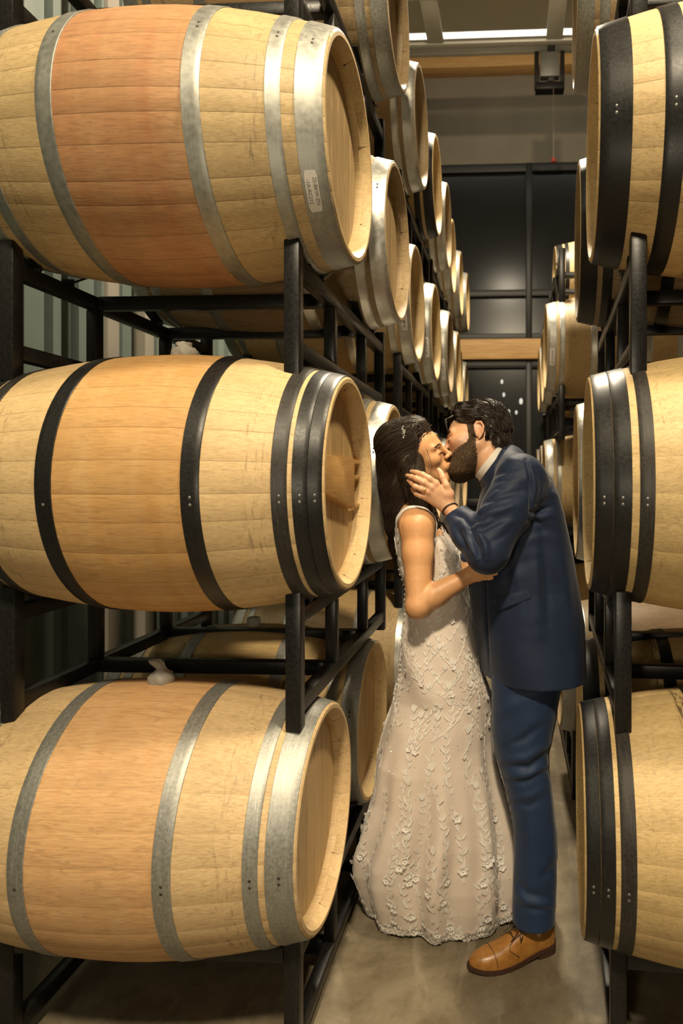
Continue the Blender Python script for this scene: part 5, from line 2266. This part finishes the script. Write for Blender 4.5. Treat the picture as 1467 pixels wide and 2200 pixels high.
def dress_pt(th, z, off=0.0):
    """surface of the dress at angle th (0 = front, towards the man; -pi/2 = towards the camera) and height z"""
    th, z = np.asarray(th, float), np.asarray(z, float)
    cx, cy, a, b = [np.interp(z, WD[:, 0], WD[:, i]) for i in range(1, 5)]
    lowm = sstep(0.78 - z, 0.0, 0.75)
    A = 0.034 * lowm * (1 - 0.45 * sstep(0.30 - z, 0, 0.3))
    ph = th + 0.9 * (0.8 - z) * 0.5
    fold = 0.50 * np.cos(11 * ph + 1.0) + 0.32 * np.cos(17 * ph + 2.2 + 2 * z) + 0.35 * np.cos(6 * ph + 0.3)
    # soft drag lines across the hip
    hip = 0.0045 * np.exp(-((z - 0.84) / 0.16) ** 2) * np.cos(26 * z + 5 * th) + 0.003 * np.exp(-((z - 1.2) / 0.1) ** 2) * np.cos(60 * z + 3 * th)
    r = A * fold + hip + off
    p = 2.0 + 0.9 * lowm
    c, s = np.cos(th), np.sin(th)
    k = (np.abs(c) ** p + np.abs(s) ** p) ** (-1 / p)
    return np.stack([cx + (a * k + r) * c, cy + (b * k + r) * s, z], -1)


def dress_frame(th, z, off=0.0):
    e = 1e-3
    p = dress_pt(th, z, off)
    t1 = dress_pt(th + e, z, off) - dress_pt(th - e, z, off)
    t2 = dress_pt(th, z + e, off) - dress_pt(th, z - e, off)
    t1 /= np.linalg.norm(t1)
    t2 /= np.linalg.norm(t2)
    n = np.cross(t1, t2)
    n /= np.linalg.norm(n)
    return p, t1, t2, n


nth, nz = 300, 230
TH = np.linspace(-PI, PI, nth, endpoint=False)
Zf, Zb = wrow(1142, 0, 10, 0.1)[0], wrow(1116, 0, 10, 0.1)[0]
ztop = Zf + (Zb - Zf) * (0.5 - 0.5 * np.cos(TH)) - 0.02 * np.abs(np.sin(TH))
V = []
for j in range(nz):
    t_ = (j / (nz - 1)) ** 0.92
    z = ztop * (1 - t_) + 0.006 * t_ + (0.006 * np.sin(9 * TH) * np.sin(23 * TH + 1)) * sstep(t_, 0.95, 1.0) + 0.004 * sstep(t_, 0.97, 1.0)
    V.append(dress_pt(TH, np.maximum(z, 0.004)))
V = np.array(V).reshape(-1, 3)
idx = np.arange(nz * nth).reshape(nz, nth)
nx = np.roll(idx, -1, 1)
Q = np.stack([idx[1:], nx[1:], nx[:-1], idx[:-1]], -1).reshape(-1, 4)
dress = link('dress', np_mesh('dress', to_parent(V, woman), Q), woman, 'blush_satin')
dress['label'] = 'ivory and blush lace mermaid wedding dress'


def ribbon(path, nrm, w, th=0.003):
    V, FA = [], []
    n = len(path)
    for i in range(n):
        t_ = path[min(i + 1, n - 1)] - path[max(i - 1, 0)]
        t_ = t_ / np.linalg.norm(t_)
        s_ = np.cross(nrm[i], t_)
        s_ /= np.linalg.norm(s_)
        for (a, o) in ((-1, 0), (-1, th), (0, th * 1.4), (1, th), (1, 0)):
            V.append(path[i] + s_ * a * w / 2 + nrm[i] * o)
    for i in range(n - 1):
        for k in range(4):
            FA.append((i * 5 + k, i * 5 + k + 1, (i + 1) * 5 + k + 1, (i + 1) * 5 + k))
    return V, FA


sp_ = [(853, 1162, 2.26), (849, 1140, 2.25), (853, 1120, 2.225), (864, 1104, 2.195), (878, 1095, 2.18), (893, 1092, 2.175), (908, 1094, 2.18), (922, 1102, 2.185), (935, 1117, 2.19), (946, 1136, 2.20), (954, 1156, 2.21)]
for far_ in (0, 1):
    sq_ = [(a_, b_, d_ if not far_ else 4.645 - d_) for a_, b_, d_ in sp_]
    pp = []
    for i in range(len(sq_) - 1):
        for t_ in np.linspace(0, 1, 5)[:-1]:
            pp.append(np.array(sq_[i]) * (1 - t_) + np.array(sq_[i + 1]) * t_)
    pp = np.array(pp)
    for _ in range(3):
        pp[1:-1] = (pp[:-2] + pp[1:-1] * 2 + pp[2:]) / 4
    path = np.array([P(*q) for q in pp])
    for _ in range(6):
        nn = gW.normal(path, 0.006)
        path = path - nn * np.clip(gW.sample(path) - 0.001, -0.01, 0.01)[:, None]
    for _ in range(2):
        path[1:-1] = (path[:-2] + path[1:-1] * 2 + path[2:]) / 4
    v, f = ribbon(path, gW.normal(path, 0.01), 0.030)
    link('strap', mesh('strap', to_parent(np.array(v), woman), f, True), dress, 'ivory_lace')


# ---- lace leaves and flowers
def leaf_data(p, t1, t2, n, ang, ln, wd, lift=0.004):
    d = t1 * math.cos(ang) + t2 * math.sin(ang)
    s_ = np.cross(n, d)
    q = []
    for x, w in ((0.0, 0.0), (0.35, 1.0), (0.7, 0.75), (1.0, 0.0)):
        h = n * (0.0015 + lift * math.sin(math.pi * x * 0.8))
        c = p + d * ln * x + h
        if w == 0:
            q.append([c])
        else:
            q.append([c + s_ * wd * w / 2, c - n * 0.0008, c - s_ * wd * w / 2])
    V = q[0] + q[1] + q[2] + q[3]
    FA = [(0, 2, 1), (0, 3, 2), (1, 2, 5, 4), (2, 3, 6, 5), (4, 5, 7), (5, 6, 7)]
    return V, FA


def flower_data(p, t1, t2, n, r, rot=0.0, petals=5):
    out = []
    for k in range(petals):
        a = rot + 2 * PI * k / petals
        out.append(leaf_data(p + (t1 * math.cos(a) + t2 * math.sin(a)) * r * 0.12, t1, t2, n, a, r, r * 0.85, 0.006))
    c = p + n * 0.006
    out.append(([c + t1 * .004, c + t2 * .004, c - t1 * .004, c - t2 * .004, c + n * .004], [(0, 1, 4), (1, 2, 4), (2, 3, 4), (3, 0, 4)]))
    return out


rg = np.random.default_rng(21)


def vine(th0, z0, z1, bend, size, flowers):
    parts = []
    n_ = max(4, int((z1 - z0) / (0.021 * size)))
    stem = []
    ph = rg.uniform(0, 6)
    for i in range(n_ + 1):
        t_ = i / n_
        z = z0 + (z1 - z0) * t_
        th = th0 + bend * t_ + 0.035 * math.sin(ph + 7 * t_)
        p, t1, t2, n = dress_frame(th, z)
        stem.append(p + n * 0.0015)
        sz = size * (1.0 - 0.3 * t_)
        tilt = PI / 2 + 0.25 * math.cos(ph + 7 * t_)
        sgn = -1 if i % 2 else 1
        if rg.random() < 0.9:
            parts.append(leaf_data(p, t1, t2, n, tilt - sgn * rg.uniform(0.25, 0.6), 0.034 * sz * rg.uniform(0.7, 1.3), 0.0095 * sz, 0.0022))
        if rg.random() < 0.45:
            parts.append(leaf_data(p, t1, t2, n, tilt + sgn * rg.uniform(0.4, 0.8), 0.020 * sz * rg.uniform(0.7, 1.2), 0.0075 * sz, 0.0018))
        if i in flowers:
            parts += flower_data(p + t1 * rg.uniform(-.006, .006), t1, t2, n, 0.0145 * size, rg.uniform(0, 6))
    for da in (-0.35, 0, 0.35):
        parts.append(leaf_data(stem[-1], t1, t2, n, PI / 2 + da, 0.028 * size, 0.008 * size, 0.002))
    parts.append(tube_data(stem, 0.0009, 4, False))
    return join_data(parts)


NV = 46
for i in range(NV):
    th0 = -PI + 2 * PI * (i + 0.5) / NV + rg.normal() * 0.05
    hi = [0.46, 0.70, 0.34, 0.58, 0.78][i % 5] + rg.uniform(-.06, .06)
    lo = [0.03, 0.03, 0.12, 0.04, 0.22][i % 5]
    v, f = vine(th0, lo, hi, rg.uniform(-0.22, 0.22), rg.uniform(0.95, 1.3), {0, 1, 8} if i % 2 else {2, 9})
    link('lace_vine', mesh('lace_vine', to_parent(np.array(v), woman), f, True), dress, 'ivory_lace')
# sprays over the hip, waist and bodice
for i in range(120):
    th0 = rg.uniform(-PI, PI)
    z0 = rg.uniform(0.62, 1.26)
    v, f = vine(th0, z0, min(1.36, z0 + rg.uniform(0.07, 0.16)), rg.uniform(-0.9, 0.9), rg.uniform(0.55, 0.8), {0} if i % 3 == 0 else set())
    link('lace_spray', mesh('lace_spray', to_parent(np.array(v), woman), f, True), dress, 'ivory_lace')
# flowered hem
parts = []
for i in range(110):
    th = -PI + 2 * PI * i / 110 + rg.normal() * 0.02
    p, t1, t2, n = dress_frame(th, 0.018 + rg.uniform(0, 0.02))
    parts += flower_data(p, t1, t2, n, rg.uniform(0.014, 0.022), rg.uniform(0, 6))
    for k in range(2):
        parts.append(leaf_data(p, t1, t2, n, rg.uniform(0.6, 2.5), 0.030, 0.011))
v, f = join_data(parts)
o = link('hem_lace', mesh('hem_lace', to_parent(np.array(v), woman), f, True), dress, 'ivory_lace')
o['kind'] = 'stuff'
# sequins
parts = []
for i in range(700):
    z = rg.uniform(0.05, 1.28)
    p, t1, t2, n = dress_frame(rg.uniform(-PI, PI), z)
    r = rg.uniform(0.0009, 0.0019)
    c = p + n * 0.0025
    parts.append(([c + t1 * r, c + t2 * r, c - t1 * r, c - t2 * r, c + n * r], [(0, 1, 4), (1, 2, 4), (2, 3, 4), (3, 0, 4)]))
v, f = join_data(parts)
o = link('sequins', mesh('sequins', to_parent(np.array(v), woman), f), dress, 'crystal')
o['kind'] = 'stuff'
# row of covered buttons down the back
parts = []
for i in range(26):
    z = 1.20 - i * 0.0165
    p, t1, t2, n = dress_frame(-PI + 0.32, z)
    c = p + n * 0.002
    r = 0.0048
    V0 = [c + n * 0.005]
    for k in range(8):
        a = 2 * PI * k / 8
        V0.append(c + (t1 * math.cos(a) + t2 * math.sin(a)) * r)
    parts.append((V0, [(0, 1 + k, 1 + (k + 1) % 8) for k in range(8)]))
v, f = join_data(parts)
o = link('back_buttons', mesh('back_buttons', to_parent(np.array(v), woman), f, True), dress, 'ivory_lace')
o['kind'] = 'stuff'
